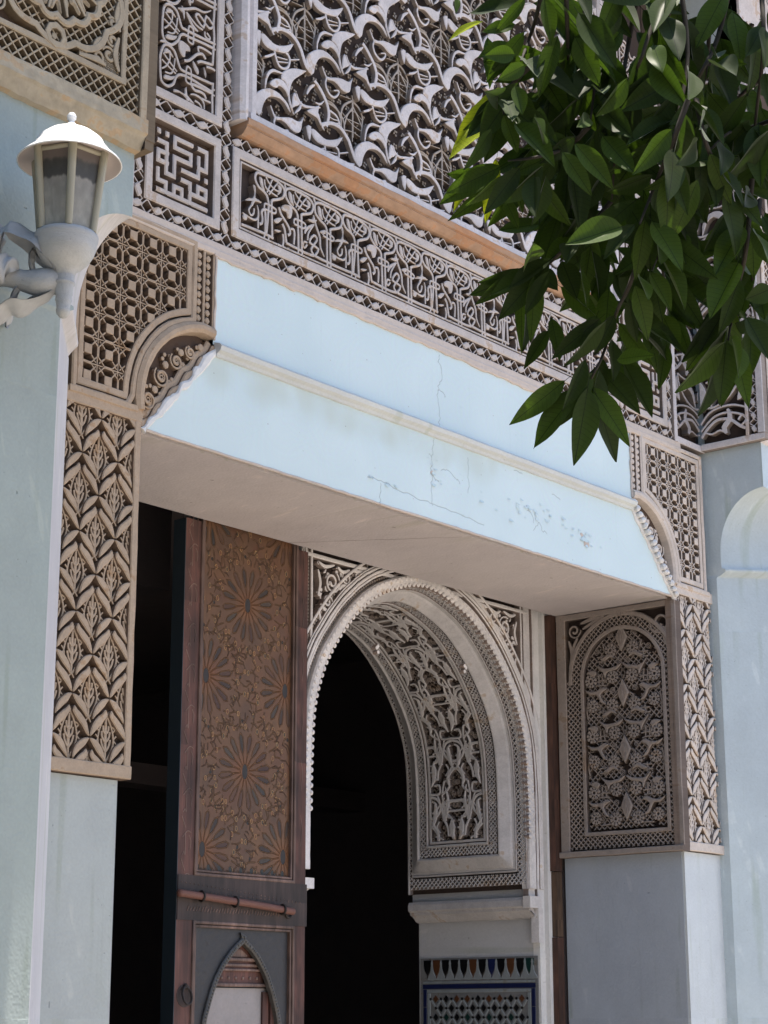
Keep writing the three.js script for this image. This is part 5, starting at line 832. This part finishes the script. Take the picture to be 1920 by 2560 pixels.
// bough: leaves (stalk, tip, width) and twigs, metres
const HERO = [
  [2.086,2.637,2.539,2.044,2.585,2.483,0.0204],
  [2.059,2.611,2.576,2.069,2.518,2.565,0.0256],
  [2.17,2.573,2.522,2.149,2.515,2.492,0.0208],
  [2.105,2.562,2.572,2.114,2.498,2.58,0.0207],
  [2.046,2.439,2.632,2.002,2.378,2.571,0.0279],
  [2.038,2.459,2.671,2.023,2.387,2.643,0.0213],
  [2.065,2.429,2.656,2.065,2.323,2.633,0.038],
  [2.083,2.437,2.648,2.116,2.354,2.69,0.0302],
  [2.147,2.485,2.622,2.178,2.417,2.669,0.0328],
  [2.236,2.531,2.595,2.257,2.477,2.634,0.0317],
  [2.168,2.65,2.476,2.18,2.554,2.469,0.0206],
  [2.114,2.647,2.587,2.126,2.59,2.603,0.0312],
  [2.086,2.538,2.661,2.074,2.479,2.642,0.03],
  [2.163,2.608,2.633,2.166,2.526,2.621,0.0312],
  [2.215,2.559,2.789,2.19,2.482,2.732,0.0281],
  [2.196,2.501,2.799,2.198,2.411,2.784,0.0332],
  [2.233,2.513,2.788,2.252,2.419,2.8,0.0281],
  [2.151,2.507,2.855,2.165,2.445,2.88,0.0315],
  [2.229,2.531,2.685,2.224,2.463,2.673,0.02],
  [2.173,2.554,2.712,2.184,2.499,2.734,0.0281],
  [2.18,2.498,2.643,2.204,2.418,2.673,0.0304],
  [2.244,2.641,2.799,2.243,2.583,2.794,0.0302],
  [2.262,2.703,2.772,2.244,2.647,2.736,0.0292],
  [2.266,2.651,2.736,2.277,2.6,2.758,0.0104],
  [2.197,2.558,2.87,2.169,2.54,2.847,0.0276],
  [2.144,2.585,2.687,2.142,2.557,2.705,0.0302],
  [2.128,2.557,2.743,2.108,2.51,2.717,0.0247],
  [1.969,2.975,2.56,1.934,2.946,2.524,0.0093],
  [1.921,2.951,2.668,1.901,2.902,2.631,0.0161],
  [1.9,2.925,2.713,1.915,2.862,2.713,0.0212],
  [1.981,2.956,2.559,1.996,2.884,2.552,0.0194],
  [1.926,2.921,2.646,1.889,2.906,2.618,0.0187],
  [1.884,2.848,2.674,1.846,2.838,2.652,0.0231],
  [1.883,2.826,2.691,1.855,2.801,2.668,0.0208],
  [2.018,2.893,2.552,1.988,2.814,2.482,0.0144],
  [2.07,2.87,2.509,2.029,2.819,2.449,0.0228],
  [1.905,2.778,2.64,1.918,2.724,2.652,0.021],
  [2.083,2.802,2.471,2.037,2.798,2.442,0.0213],
  [2.046,2.785,2.5,2.022,2.728,2.461,0.0123],
  [2.014,2.781,2.547,2.019,2.692,2.522,0.0135],
  [2.072,2.778,2.53,2.022,2.717,2.453,0.0224],
  [1.957,2.73,2.616,1.971,2.663,2.621,0.0184],
  [1.956,2.719,2.644,1.968,2.655,2.648,0.0157],
  [1.951,2.8,2.667,1.958,2.734,2.659,0.0198],
  [2.041,2.732,2.546,2.023,2.687,2.524,0.0176],
  [2.017,2.719,2.558,2.027,2.672,2.574,0.0174],
  [1.933,3.005,2.542,1.927,2.977,2.545,0.009],
  [1.885,2.802,2.673,1.89,2.76,2.681,0.0208],
  [1.92,2.71,2.742,1.953,2.647,2.779,0.0259],
  [1.952,2.723,2.701,1.978,2.662,2.729,0.0236],
];
const TWIGS = [
  [1.998,2.774,2.715,2.039,2.782,2.663,1.974,2.738,2.678,1.929,2.715,2.67,1.973,2.749,2.597],
  [2.166,2.744,2.642,2.141,2.699,2.617,2.068,2.641,2.624,2.096,2.64,2.575,2.143,2.658,2.522,2.083,2.635,2.541],
  [2.135,2.71,2.766,2.069,2.597,2.744,2.062,2.554,2.728,2.134,2.555,2.662,2.132,2.506,2.643,2.063,2.447,2.669,2.087,2.44,2.641],
  [2.186,2.719,2.857,2.158,2.601,2.856,2.223,2.577,2.804,2.272,2.57,2.774,2.209,2.52,2.798,2.187,2.496,2.807],
  [1.908,2.951,2.743,1.947,2.895,2.718,2.029,2.896,2.663],
  [1.902,2.947,2.712,1.973,2.944,2.647,1.997,2.936,2.619,1.937,2.87,2.647],
  [1.934,2.857,2.668,1.982,2.867,2.597,1.94,2.827,2.613,1.904,2.779,2.64],
  [2.131,3.003,2.873,2.154,2.935,2.834,2.092,2.85,2.838,2.111,2.842,2.811,2.171,2.867,2.752,2.137,2.811,2.737],
  [2.068,2.995,2.82,2.022,2.897,2.803,2.001,2.844,2.798,2.066,2.861,2.736,2.082,2.842,2.707],
  [2.082,2.807,2.834,2.046,2.718,2.866,2.105,2.704,2.851,2.175,2.713,2.827,2.134,2.663,2.856],
  [1.993,2.759,2.872,1.993,2.701,2.843,2.069,2.701,2.775,2.063,2.682,2.77,1.999,2.61,2.788],
  [2.121,2.763,2.943,2.168,2.788,2.895,2.194,2.802,2.839,2.122,2.763,2.854,2.093,2.723,2.829],
  [1.962,2.953,2.801,2.043,2.933,2.722,2.032,2.859,2.707,1.992,2.77,2.72],
  [2.057,2.997,2.768,2.102,2.934,2.717,2.064,2.806,2.72,2.095,2.707,2.686],
  [2.071,2.994,2.824,2.077,2.867,2.827,2.057,2.756,2.815,2.143,2.714,2.761],
  [2.15,3.0,2.906,2.122,2.872,2.919,2.172,2.799,2.875,2.265,2.759,2.815],
  [2.021,3.014,2.713,2.011,2.94,2.697,2.083,2.924,2.613,2.091,2.892,2.565],
  [2.156,2.923,2.703,2.192,2.872,2.609,2.253,2.828,2.524,2.212,2.752,2.534],
  [2.171,3.029,2.819,2.288,2.954,2.734,2.295,2.883,2.699,2.208,2.803,2.666],
  [2.342,3.05,2.79,2.402,2.972,2.696,2.357,2.872,2.703,2.321,2.837,2.667],
  [2.305,3.084,2.652,2.288,2.974,2.593,2.25,2.84,2.569,2.302,2.815,2.512],
  [2.315,2.75,2.8,2.262,2.653,2.818,2.275,2.601,2.801,2.365,2.589,2.757],
  [2.173,2.649,2.681,2.138,2.625,2.728,2.214,2.622,2.694,2.253,2.604,2.663],
  [2.17,2.753,2.66,2.202,2.711,2.624,2.265,2.712,2.555,2.232,2.662,2.561],
  [2.076,2.877,2.631,2.139,2.887,2.559,2.151,2.862,2.529,2.1,2.772,2.555],
  [2.248,2.9,2.846,2.296,2.913,2.787,2.241,2.855,2.782,2.19,2.834,2.785],
  [2.143,3.021,2.668,2.128,2.977,2.627,2.053,2.918,2.634,2.07,2.925,2.594],
  [2.314,2.749,2.667,2.244,2.697,2.679,2.228,2.635,2.659,2.303,2.635,2.599],
  [2.215,2.831,2.557,2.157,2.774,2.572,2.202,2.777,2.527,2.246,2.78,2.475],
];
// ------------------------------------------------------------------ wall lantern on the left pier
{
  const lx = 2.980, lz = 0.482, t = thing('wall_lantern', 'old white painted six sided lantern with sunlit dome on the left pier', 'lantern');
  t.position.set(lx, 0, lz); t.rotation.y = -0.12;
  const lathe = (p, n = 40) => new THREE.LatheGeometry(p.map(([r, y]) => new THREE.Vector2(r, y)), n);
  const lw = mat([0.92, 0.92, 0.92], { roughness: 0.5, map: plasterMap, bumpMap: carveBump, bumpScale: 0.001 });  // dome whiter than the lower parts: sun glare put into its colour
  mesh('dome', lathe([[0.0, 3.866], [0.012, 3.862], [0.03, 3.852], [0.062, 3.836], [0.084, 3.818], [0.094, 3.798], [0.102, 3.790], [0.106, 3.781], [0.122, 3.768], [0.134, 3.757], [0.1365, 3.752], [0.133, 3.752]]), lw, t);
  mesh('dome_lining', lathe([[0.133, 3.752], [0.118, 3.764], [0.10, 3.772], [0.0, 3.774]]), M.lampIn, t);
  const fin = lathe([[0.0, 3.899], [0.008, 3.896], [0.0125, 3.888], [0.012, 3.880], [0.007, 3.874], [0.009, 3.868], [0.016, 3.862], [0.016, 3.856]], 16); mesh('finial', fin, lw, t);
  // tapered body: six glass panes between ribs
  const rt = 0.098, rb = 0.074, yt = 3.772, yb = 3.552, sootMap = dataTex(64, (u, v) => { const edge = 0.52 + 0.10 * fbm(u * 6, 1, 0, 17) + 0.05 * noise(u * 14, 2, 0, 5), s = step(edge - 0.02, edge + 0.02, v), n = fbm(u * 8, v * 10, 0, 19), rim = step(0.80, 0.86, v + 0.06 * n), k = lerp(0.80 + 0.22 * (n - 0.5), 0.40 + 0.1 * (n - 0.5), s); return [lerp(k, 0.62, rim), lerp(k * 0.985, 0.57, rim), lerp(k * 0.95, 0.55, rim)]; }, true, 0, 128), glass = new THREE.MeshPhysicalMaterial({ color: new THREE.Color(0.86, 0.86, 0.85), roughness: 0.5, transmission: 0.62, thickness: 0, map: sootMap });
  const C = (k, r, y) => [r * Math.cos(k * Math.PI / 3), y, r * Math.sin(k * Math.PI / 3)];
  for (let k = 0; k < 6; k++) {
    const a = C(k, rt, yt), b = C(k + 1, rt, yt), c = C(k, rb, yb), d = C(k + 1, rb, yb), g = new THREE.BufferGeometry(); g.setAttribute('position', new THREE.Float32BufferAttribute([...a, ...b, ...c, ...d].map((v, i) => i % 3 === 1 ? v : v * 0.97), 3)); g.setAttribute('uv', new THREE.Float32BufferAttribute([0.3 * k, 0.98, 0.3 * k + 0.7, 0.98, 0.3 * k, 0.02, 0.3 * k + 0.7, 0.02], 2)); g.setIndex([0, 1, 2, 1, 3, 2]); g.computeVertexNormals(); mesh('pane', g, glass, t);
    const rib = new THREE.CylinderGeometry(0.0115, 0.0095, 1, 6); const A = new THREE.Vector3(...a), Bv = new THREE.Vector3(...c), dir = A.clone().sub(Bv); rib.scale(1, dir.length(), 1); rib.applyQuaternion(new THREE.Quaternion().setFromUnitVectors(new THREE.Vector3(0, 1, 0), dir.clone().normalize())); rib.translate(...A.add(Bv).multiplyScalar(0.5).toArray()); mesh('rib', rib, M.lampRib, t);
  }
  mesh('upper_rim', (() => { const g = new THREE.TorusGeometry(0.094, 0.0075, 6, 6); g.rotateX(Math.PI / 2); g.translate(0, 3.764, 0); return g; })(), M.lampRib, t);
  mesh('bulb', (() => { const g = lathe([[0, 3.70], [0.02, 3.697], [0.042, 3.68], [0.05, 3.655], [0.043, 3.628], [0.022, 3.60], [0.016, 3.574]], 20); return g; })(), mat([0.62, 0.60, 0.55], { roughness: 0.35 }), t);
  mesh('cup', lathe([[0.0, 3.554], [0.070, 3.554], [0.080, 3.551], [0.083, 3.543], [0.081, 3.534], [0.079, 3.530], [0.078, 3.516], [0.072, 3.498], [0.060, 3.478], [0.043, 3.462], [0.030, 3.452], [0.026, 3.440]]), M.lamp, t);
  mesh('drop', lathe([[0.026, 3.442], [0.025, 3.425], [0.028, 3.421], [0.028, 3.416], [0.0235, 3.412], [0.0225, 3.388], [0.0205, 3.385], [0.0215, 3.372], [0.019, 3.366], [0.017, 3.352], [0.0185, 3.347], [0.0175, 3.338], [0.010, 3.327], [0.0, 3.324]], 20), M.lamp, t);
  // bracket: cast leaf, arm and plate (placed in the same turned group)
  const inv = (x, y, z) => { const c = Math.cos(0.12), s = Math.sin(0.12), dx = x - lx, dz = z - lz; return new THREE.Vector3(dx * c + dz * s, y, -dx * s + dz * c); };
  const tube = (pts, r, n = 14) => { const g = new THREE.TubeGeometry(new THREE.CatmullRomCurve3(pts.map((p) => inv(...p))), 28, 1, n, false), p = g.attributes.position, cp = new THREE.CatmullRomCurve3(pts.map((q) => inv(...q))); for (let i = 0; i <= 28; i++) { const c = cp.getPointAt(i / 28), k = typeof r === 'function' ? r(i / 28) : r; for (let j = 0; j <= n; j++) { const q = i * (n + 1) + j; p.setXYZ(q, c.x + (p.getX(q) - c.x) * k, c.y + (p.getY(q) - c.y) * k, c.z + (p.getZ(q) - c.z) * k); } } g.computeVertexNormals(); return g; };
  mesh('arm', tube([[2.985, 3.438, 0.478], [2.955, 3.425, 0.44], [2.92, 3.432, 0.39], [2.885, 3.455, 0.345], [2.858, 3.47, 0.30], [2.85, 3.47, 0.272]], (q) => 0.022 + 0.030 * q + 0.010 * Math.sin(q * 9)), M.lamp, t);
  mesh('wall_plate', (() => { const s = new THREE.Shape(); for (let i = 0; i <= 40; i++) { const a = i / 40 * 2 * Math.PI, w = 0.060 + 0.008 * Math.cos(4 * a), x = 2.85 + w * Math.cos(a), y = 3.475 + 0.098 * Math.sin(a) + 0.01 * Math.sin(a) * Math.cos(6 * a); i ? s.lineTo(x, y) : s.moveTo(x, y); } const g = new THREE.ExtrudeGeometry(s, { depth: 0.016, bevelEnabled: true, bevelSize: 0.008, bevelThickness: 0.010, bevelSegments: 3 }); g.translate(0, 0, 0.277); const p = g.attributes.position; for (let i = 0; i < p.count; i++) { const v = inv(p.getX(i), p.getY(i), p.getZ(i)); p.setXYZ(i, v.x, v.y, v.z); } g.computeVertexNormals(); return g; })(), M.lamp, t);
  const leafShape = (pts, w, curl) => { const cp = new THREE.CatmullRomCurve3(pts.map((q) => inv(...q))), pos = [], idx = [], N = 18, K = 8; for (let i = 0; i <= N; i++) { const u = i / N, c = cp.getPointAt(u), tg = cp.getTangentAt(u), sd = new THREE.Vector3(0.75, 0, 0.65).cross(tg).normalize(), up = tg.clone().cross(sd).normalize(), ww = w * (Math.sin(Math.PI * Math.pow(u, 0.8)) * (1 + 0.16 * Math.sin(u * 20)) + 0.12); for (let j = 0; j <= K; j++) { const e = j / K * 2 - 1; const q = c.clone().addScaledVector(sd, e * ww).addScaledVector(up, curl * (1 - e * e) * ww + 0.006 * Math.cos(e * 6)); pos.push(q.x, q.y, q.z); } } for (let i = 0; i < N; i++) for (let j = 0; j < K; j++) { const a = i * (K + 1) + j; idx.push(a, a + 1, a + K + 1, a + 1, a + K + 2, a + K + 1); } const n = pos.length / 3; for (let i = 0; i < n; i++) pos.push(pos[i * 3], pos[i * 3 + 1] - 0.002, pos[i * 3 + 2] + 0.004); const m = idx.length; for (let i = 0; i < m; i += 3) idx.push(idx[i] + n, idx[i + 2] + n, idx[i + 1] + n); const g = new THREE.BufferGeometry(); g.setAttribute('position', new THREE.Float32BufferAttribute(pos, 3)); g.setAttribute('uv', new THREE.Float32BufferAttribute(pos.flatMap((v, i) => i % 3 === 2 ? [] : [v]), 2)); g.setIndex(idx); g.computeVertexNormals(); return g; };
  for (const [p, w, c] of [
    [[[2.965, 3.43, 0.47], [2.945, 3.475, 0.435], [2.908, 3.525, 0.39], [2.868, 3.548, 0.35], [2.835, 3.520, 0.318]], 0.050, 0.9], [[[2.962, 3.412, 0.462], [2.925, 3.388, 0.40], [2.89, 3.372, 0.355], [2.868, 3.322, 0.312], [2.862, 3.285, 0.288]], 0.044, 0.8],
    [[[2.87, 3.50, 0.33], [2.886, 3.548, 0.312], [2.900, 3.592, 0.296], [2.893, 3.628, 0.287]], 0.026, 0.6], [[[2.91, 3.43, 0.385], [2.905, 3.40, 0.36], [2.92, 3.36, 0.325], [2.945, 3.345, 0.296], [2.962, 3.362, 0.284]], 0.030, 0.5],
    [[[2.90, 3.455, 0.39], [2.868, 3.462, 0.375], [2.835, 3.44, 0.345], [2.808, 3.39, 0.312]], 0.040, 0.9], [[[2.93, 3.45, 0.41], [2.925, 3.49, 0.40], [2.94, 3.515, 0.40], [2.955, 3.50, 0.415]], 0.018, 0.5],
  ]) mesh('cast_leaf', leafShape(p, w, c), M.lamp, t);
}
// ------------------------------------------------------------------ orange tree hanging in from the right
{
  const tree = thing('orange_tree', 'orange tree bough with hanging dark green leaves at the upper right', 'tree'), r = rng(4242);
  const leafTex = (() => {
    const cv = document.createElement('canvas'); cv.width = 128; cv.height = 256; const g = cv.getContext('2d'), q = rng(8); g.fillStyle = 'rgb(205,205,205)'; g.fillRect(0, 0, 128, 256);
    for (let i = 0; i < 160; i++) { const s = 3 + q() * 14, c = q() < 0.5 ? '225,228,190' : '180,192,170'; g.fillStyle = `rgba(${c},0.14)`; g.beginPath(); g.arc(q() * 128, q() * 256, s, 0, 7); g.fill(); }
    for (let s = -1; s <= 1; s += 2) for (let i = 0; i < 12; i++) { const y = 14 + i * 19; g.strokeStyle = 'rgba(120,130,90,0.5)'; g.lineWidth = 1.6; g.beginPath(); g.moveTo(64, y); g.quadraticCurveTo(64 + s * 34, y + 10, 64 + s * 62, y + 30); g.stroke(); }
    g.strokeStyle = 'rgba(95,110,60,0.95)'; g.lineWidth = 3.4; g.beginPath(); g.moveTo(64, 0); g.lineTo(64, 256); g.stroke();
    const t = new THREE.CanvasTexture(cv); t.colorSpace = THREE.SRGBColorSpace; return t;
  })();
  const leafMats = [[0.036, 0.072, 0.006], [0.060, 0.115, 0.008], [0.026, 0.052, 0.006], [0.42, 0.50, 0.02]].map((c) => new THREE.MeshPhysicalMaterial({ color: new THREE.Color().setRGB(c[0] * 1.15, c[1] * 1.15, c[2] * 1.0), map: leafTex, roughness: 0.98, transmission: 0.5, thickness: 0, specularIntensity: 0.25, clearcoat: 0.22, clearcoatRoughness: 0.38 }));  // last colour is bright yellow green, sunlight put into the leaf
  const bark = mat([0.035, 0.028, 0.02], { map: carveMap });
  function leafGeo(fold, bend, wave) {   // unit length along +y from the stalk, half width 0.5 in x
    const N = 10, K = 4, pos = [], uv = [], idx = [];
    for (let i = 0; i <= N; i++) { const u = i / N, w = Math.pow(Math.sin(Math.PI * Math.pow(u, 0.82)), 0.9) * 0.5 * (u > 0.88 ? 1 - (u - 0.88) * 3.2 : 1) + 0.004; for (let j = -K / 2; j <= K / 2; j++) { const e = j / (K / 2); pos.push(e * w, u, -bend * u * u + fold * Math.abs(e) * w + wave * Math.sin(u * 9 + e * 2) * Math.abs(e)); uv.push(0.5 + e * w, 1 - u); } }
    for (let i = 0; i < N; i++) for (let j = 0; j < K; j++) { const a = i * (K + 1) + j; idx.push(a, a + 1, a + K + 1, a + 1, a + K + 2, a + K + 1); }
    const s = pos.length / 3; for (const [x, y] of [[-0.012, -0.12], [0.012, -0.12], [0.014, 0.01], [-0.014, 0.01]]) { pos.push(x, y, 0.004); uv.push(0.5, 0.5); } idx.push(s, s + 1, s + 2, s, s + 2, s + 3);
    const g = new THREE.BufferGeometry(); g.setAttribute('position', new THREE.Float32BufferAttribute(pos, 3)); g.setAttribute('uv', new THREE.Float32BufferAttribute(uv, 2)); g.setIndex(idx); g.computeVertexNormals(); return g;
  }
  const leafGeos = [leafGeo(0.35, 0.10, 0.02), leafGeo(0.22, 0.18, 0.03), leafGeo(0.5, 0.06, 0.015), leafGeo(0.15, 0.26, 0.03), leafGeo(0.3, -0.06, 0.03)];
  const V = (a) => new THREE.Vector3(...a), m4 = new THREE.Matrix4();
  function leafMatrix(base, tip, width, roll, nrm = new THREE.Vector3(-0.6, -0.25, 0.75)) { const y = tip.clone().sub(base), L = y.length(); y.normalize(); const x = new THREE.Vector3().crossVectors(y, nrm).normalize(); x.applyAxisAngle(y, roll); const z = new THREE.Vector3().crossVectors(x, y).normalize(); return m4.clone().makeBasis(x.multiplyScalar(width), y.multiplyScalar(L), z.multiplyScalar(Math.max(width, L * 0.6))).setPosition(base); }
  let n = 0; const rest = [];
  function leaf(base, tip, width, roll, mi, gi, nrm) {
    const M0 = leafMatrix(base, tip, width, roll, nrm), g = leafGeos[gi ?? Math.floor(r() * 5)], m = leafMats[mi ?? Math.floor(r() * 3)];
    if (n < 300) { const o = new THREE.Mesh(g, m); o.name = 'leaf'; o.castShadow = o.receiveShadow = true; o.applyMatrix4(M0); tree.add(o); n++; } else rest.push([g, M0]);
  }
  HERO.forEach((h, i) => { const litLeaf = [27, 34, 35, 38, 39].includes(i); leaf(V(h.slice(0, 3)), V(h.slice(3, 6)), h[6] * (litLeaf ? 1.7 : 1.05), litLeaf ? 0 : (r() - 0.5) * 0.5, litLeaf ? 3 : i > 26 ? 1 : i % 3, i % 3, litLeaf ? new THREE.Vector3(-0.42, 0.72, 0.5) : undefined); });  // a few leaves get bright yellow colour standing in for sunlight through them
  const wood = [];
  const stick = (pts, r0, r1, k = 5) => { const c = new THREE.CatmullRomCurve3(pts), seg = Math.max(4, pts.length * 3), g = new THREE.TubeGeometry(c, seg, 1, k, false), p = g.attributes.position; for (let i = 0; i <= seg; i++) { const q = c.getPointAt(i / seg), w = lerp(r0, r1, i / seg); for (let j = 0; j <= k; j++) { const a = i * (k + 1) + j; p.setXYZ(a, q.x + (p.getX(a) - q.x) * w, q.y + (p.getY(a) - q.y) * w, q.z + (p.getZ(a) - q.z) * w); } } return g; };
  const leafOn = (q, t, i, spread) => { const side = new THREE.Vector3(r() - 0.5, r() - 0.5, r() - 0.5).cross(t).normalize(), d = t.clone().multiplyScalar(0.35).addScaledVector(side, 0.6 + r() * 0.6).add(new THREE.Vector3((r() - 0.5) * 0.3, -0.55 - r() * 0.7, (r() - 0.5) * 0.3)).normalize(), L = 0.062 + r() * 0.045; const b = q.clone().addScaledVector(d, 0.008 + spread * r()); leaf(b, b.clone().addScaledVector(d, L), L * (0.29 + r() * 0.12), (r() - 0.5) * 1.7); };
  for (const t of TWIGS) {
    const p = []; for (let i = 0; i < t.length; i += 3) p.push(V(t.slice(i, i + 3)));
    wood.push(stick(p, 0.0042, 0.0014)); const c = new THREE.CatmullRomCurve3(p), L = c.getLength(), k = Math.round(L / 0.0175); for (let i = 0; i < k; i++) { const u = (i + 0.5) / k; leafOn(c.getPointAt(u), c.getTangentAt(u), i, 0.035); }
  }
  mesh('twigs', mergeGeometries(wood), bark, tree);
  // limbs and trunk, out of the picture to the right
  const head = V([3.1, 4.1, 3.05]); const limbs = [[[3.4, 0, 3.9], [3.35, 0.9, 3.86], [3.42, 1.7, 3.8], [3.3, 2.4, 3.7]], [[3.3, 2.4, 3.7], [3.05, 2.95, 3.45], [2.7, 3.3, 3.1], [2.45, 3.42, 2.75]], [[3.3, 2.4, 3.7], [3.4, 3.1, 3.5], [3.2, 3.8, 3.1], [2.9, 4.3, 2.7]], [[3.3, 2.4, 3.7], [3.6, 3.2, 3.9], [3.9, 4.0, 4.1]], [[2.7, 3.3, 3.1], [2.3, 3.55, 2.85], [2.0, 3.6, 2.7]], [[2.45, 3.42, 2.75], [2.3, 3.6, 2.7], [2.25, 3.8, 2.6]]].map((l) => l.map(V));
  mesh('trunk', stick(limbs[0], 0.075, 0.06, 10), bark, tree); for (let i = 1; i < 6; i++) mesh('limb', stick(limbs[i], i === 4 ? 0.012 : 0.032, i === 4 ? 0.005 : 0.010, 8), bark, tree);
  // the crown above and beyond the frame
  const crown = new THREE.InstancedMesh(leafGeos[1], leafMats[0], 7000); crown.name = 'crown'; crown.userData.kind = 'stuff'; crown.castShadow = crown.receiveShadow = true; let c = 0;
  const lobes = [[3.1, 4.15, 3.0, 0.75, 0.55, 0.75], [2.55, 4.05, 2.75, 0.6, 0.36, 0.5], [3.5, 4.1, 3.6, 0.8, 0.7, 0.8], [3.0, 3.85, 3.5, 0.45, 0.4, 0.5], [2.35, 3.86, 2.55, 0.34, 0.2, 0.3], [3.0, 4.2, 2.35, 0.5, 0.32, 0.4], [2.32, 3.55, 2.75, 0.34, 0.16, 0.32], [2.25, 3.75, 2.6, 0.3, 0.2, 0.3]];
  let guard = 0; while (c < 7000 && guard++ < 120000) { const l = lobes[Math.floor(r() * lobes.length)], a = r() * 6.283, b = Math.acos(2 * r() - 1), q = Math.cbrt(0.25 + 0.75 * r()), P = new THREE.Vector3(l[0] + l[3] * q * Math.sin(b) * Math.cos(a), l[1] + l[4] * q * Math.cos(b), l[2] + l[5] * q * Math.sin(b) * Math.sin(a)); if (noise(P.x * 4, P.y * 4 + P.z * 3, 0, 9) < 0.42) continue; if (inView(P) || P.x < 2.13) continue; const d = new THREE.Vector3(r() - 0.5, -0.2 - r() * 0.7, r() - 0.5).normalize(), L = 0.09 + r() * 0.04; crown.setMatrixAt(c++, leafMatrix(P, P.clone().addScaledVector(d, L), L * 0.4, (r() - 0.5) * 2)); }
  crown.count = c; tree.add(crown);
  // keeps the free crown from hanging lower than the traced bough does
  function inView(P) { const s = 1.6 + (Math.hypot(P.x, P.z - 4)) * 0.72; return P.y < s - 0.02 && P.x < 3.2; }
  if (rest.length) { const gs = rest.map(([g, m]) => g.clone().applyMatrix4(m)); const o = mesh('inner_foliage', mergeGeometries(gs), leafMats[0], tree); o.userData.kind = 'stuff'; }
}
// added tree, unseen left of the view: its crown darkens the left end
{
  const t = thing('orange_tree', 'broad leafy tree added unseen on the left to shade the facade', 'tree'), r = rng(777), m = new THREE.MeshStandardMaterial({ color: new THREE.Color().setRGB(0.045, 0.085, 0.012), roughness: 0.7 }), bark = mat([0.05, 0.04, 0.03]);
  mesh('trunk', new THREE.CylinderGeometry(0.07, 0.1, 1.6, 10).translate(0.1, 0.8, 1.9), bark, t);
  const g = new THREE.BufferGeometry(); g.setAttribute('position', new THREE.Float32BufferAttribute([0, 0, 0, -0.5, 0.45, 0.12, 0, 0.5, 0, 0.5, 0.45, 0.12, 0, 1, -0.1], 3)); g.setAttribute('uv', new THREE.Float32BufferAttribute([0, 0, 0, 0.5, 0.5, 0.5, 1, 0.5, 0.5, 1], 2)); g.setIndex([0, 2, 1, 0, 3, 2, 1, 2, 4, 2, 3, 4]); g.computeVertexNormals();
  const N = 9000, c = new THREE.InstancedMesh(g, m, N); c.name = 'crown'; c.userData.kind = 'stuff'; c.castShadow = c.receiveShadow = true; const M4 = new THREE.Matrix4(), q = new THREE.Quaternion();
  const lobes = [[0.0, 2.9, 1.9, 1.2, 1.4, 0.95], [-0.9, 3.4, 2.4, 1.2, 1.1, 1.2], [0.55, 3.9, 1.9, 0.95, 0.8, 0.9], [-0.6, 2.0, 1.5, 1.0, 0.9, 0.7], [0.7, 4.6, 1.6, 0.7, 0.5, 0.6]];
  for (let i = 0; i < N; i++) { const l = lobes[i % 5], a = r() * 6.283, b = Math.acos(2 * r() - 1), k = Math.cbrt(0.3 + 0.7 * r()); q.setFromEuler(new THREE.Euler(r() * 6, r() * 6, r() * 6)); const L = 0.10 + r() * 0.05; M4.compose(new THREE.Vector3(l[0] + l[3] * k * Math.sin(b) * Math.cos(a), l[1] + l[4] * k * Math.cos(b), l[2] + l[5] * k * Math.sin(b) * Math.sin(a)), q, new THREE.Vector3(L * 0.5, L, L)); c.setMatrixAt(i, M4); }
  t.add(c);
}
renderer.render(scene, camera);
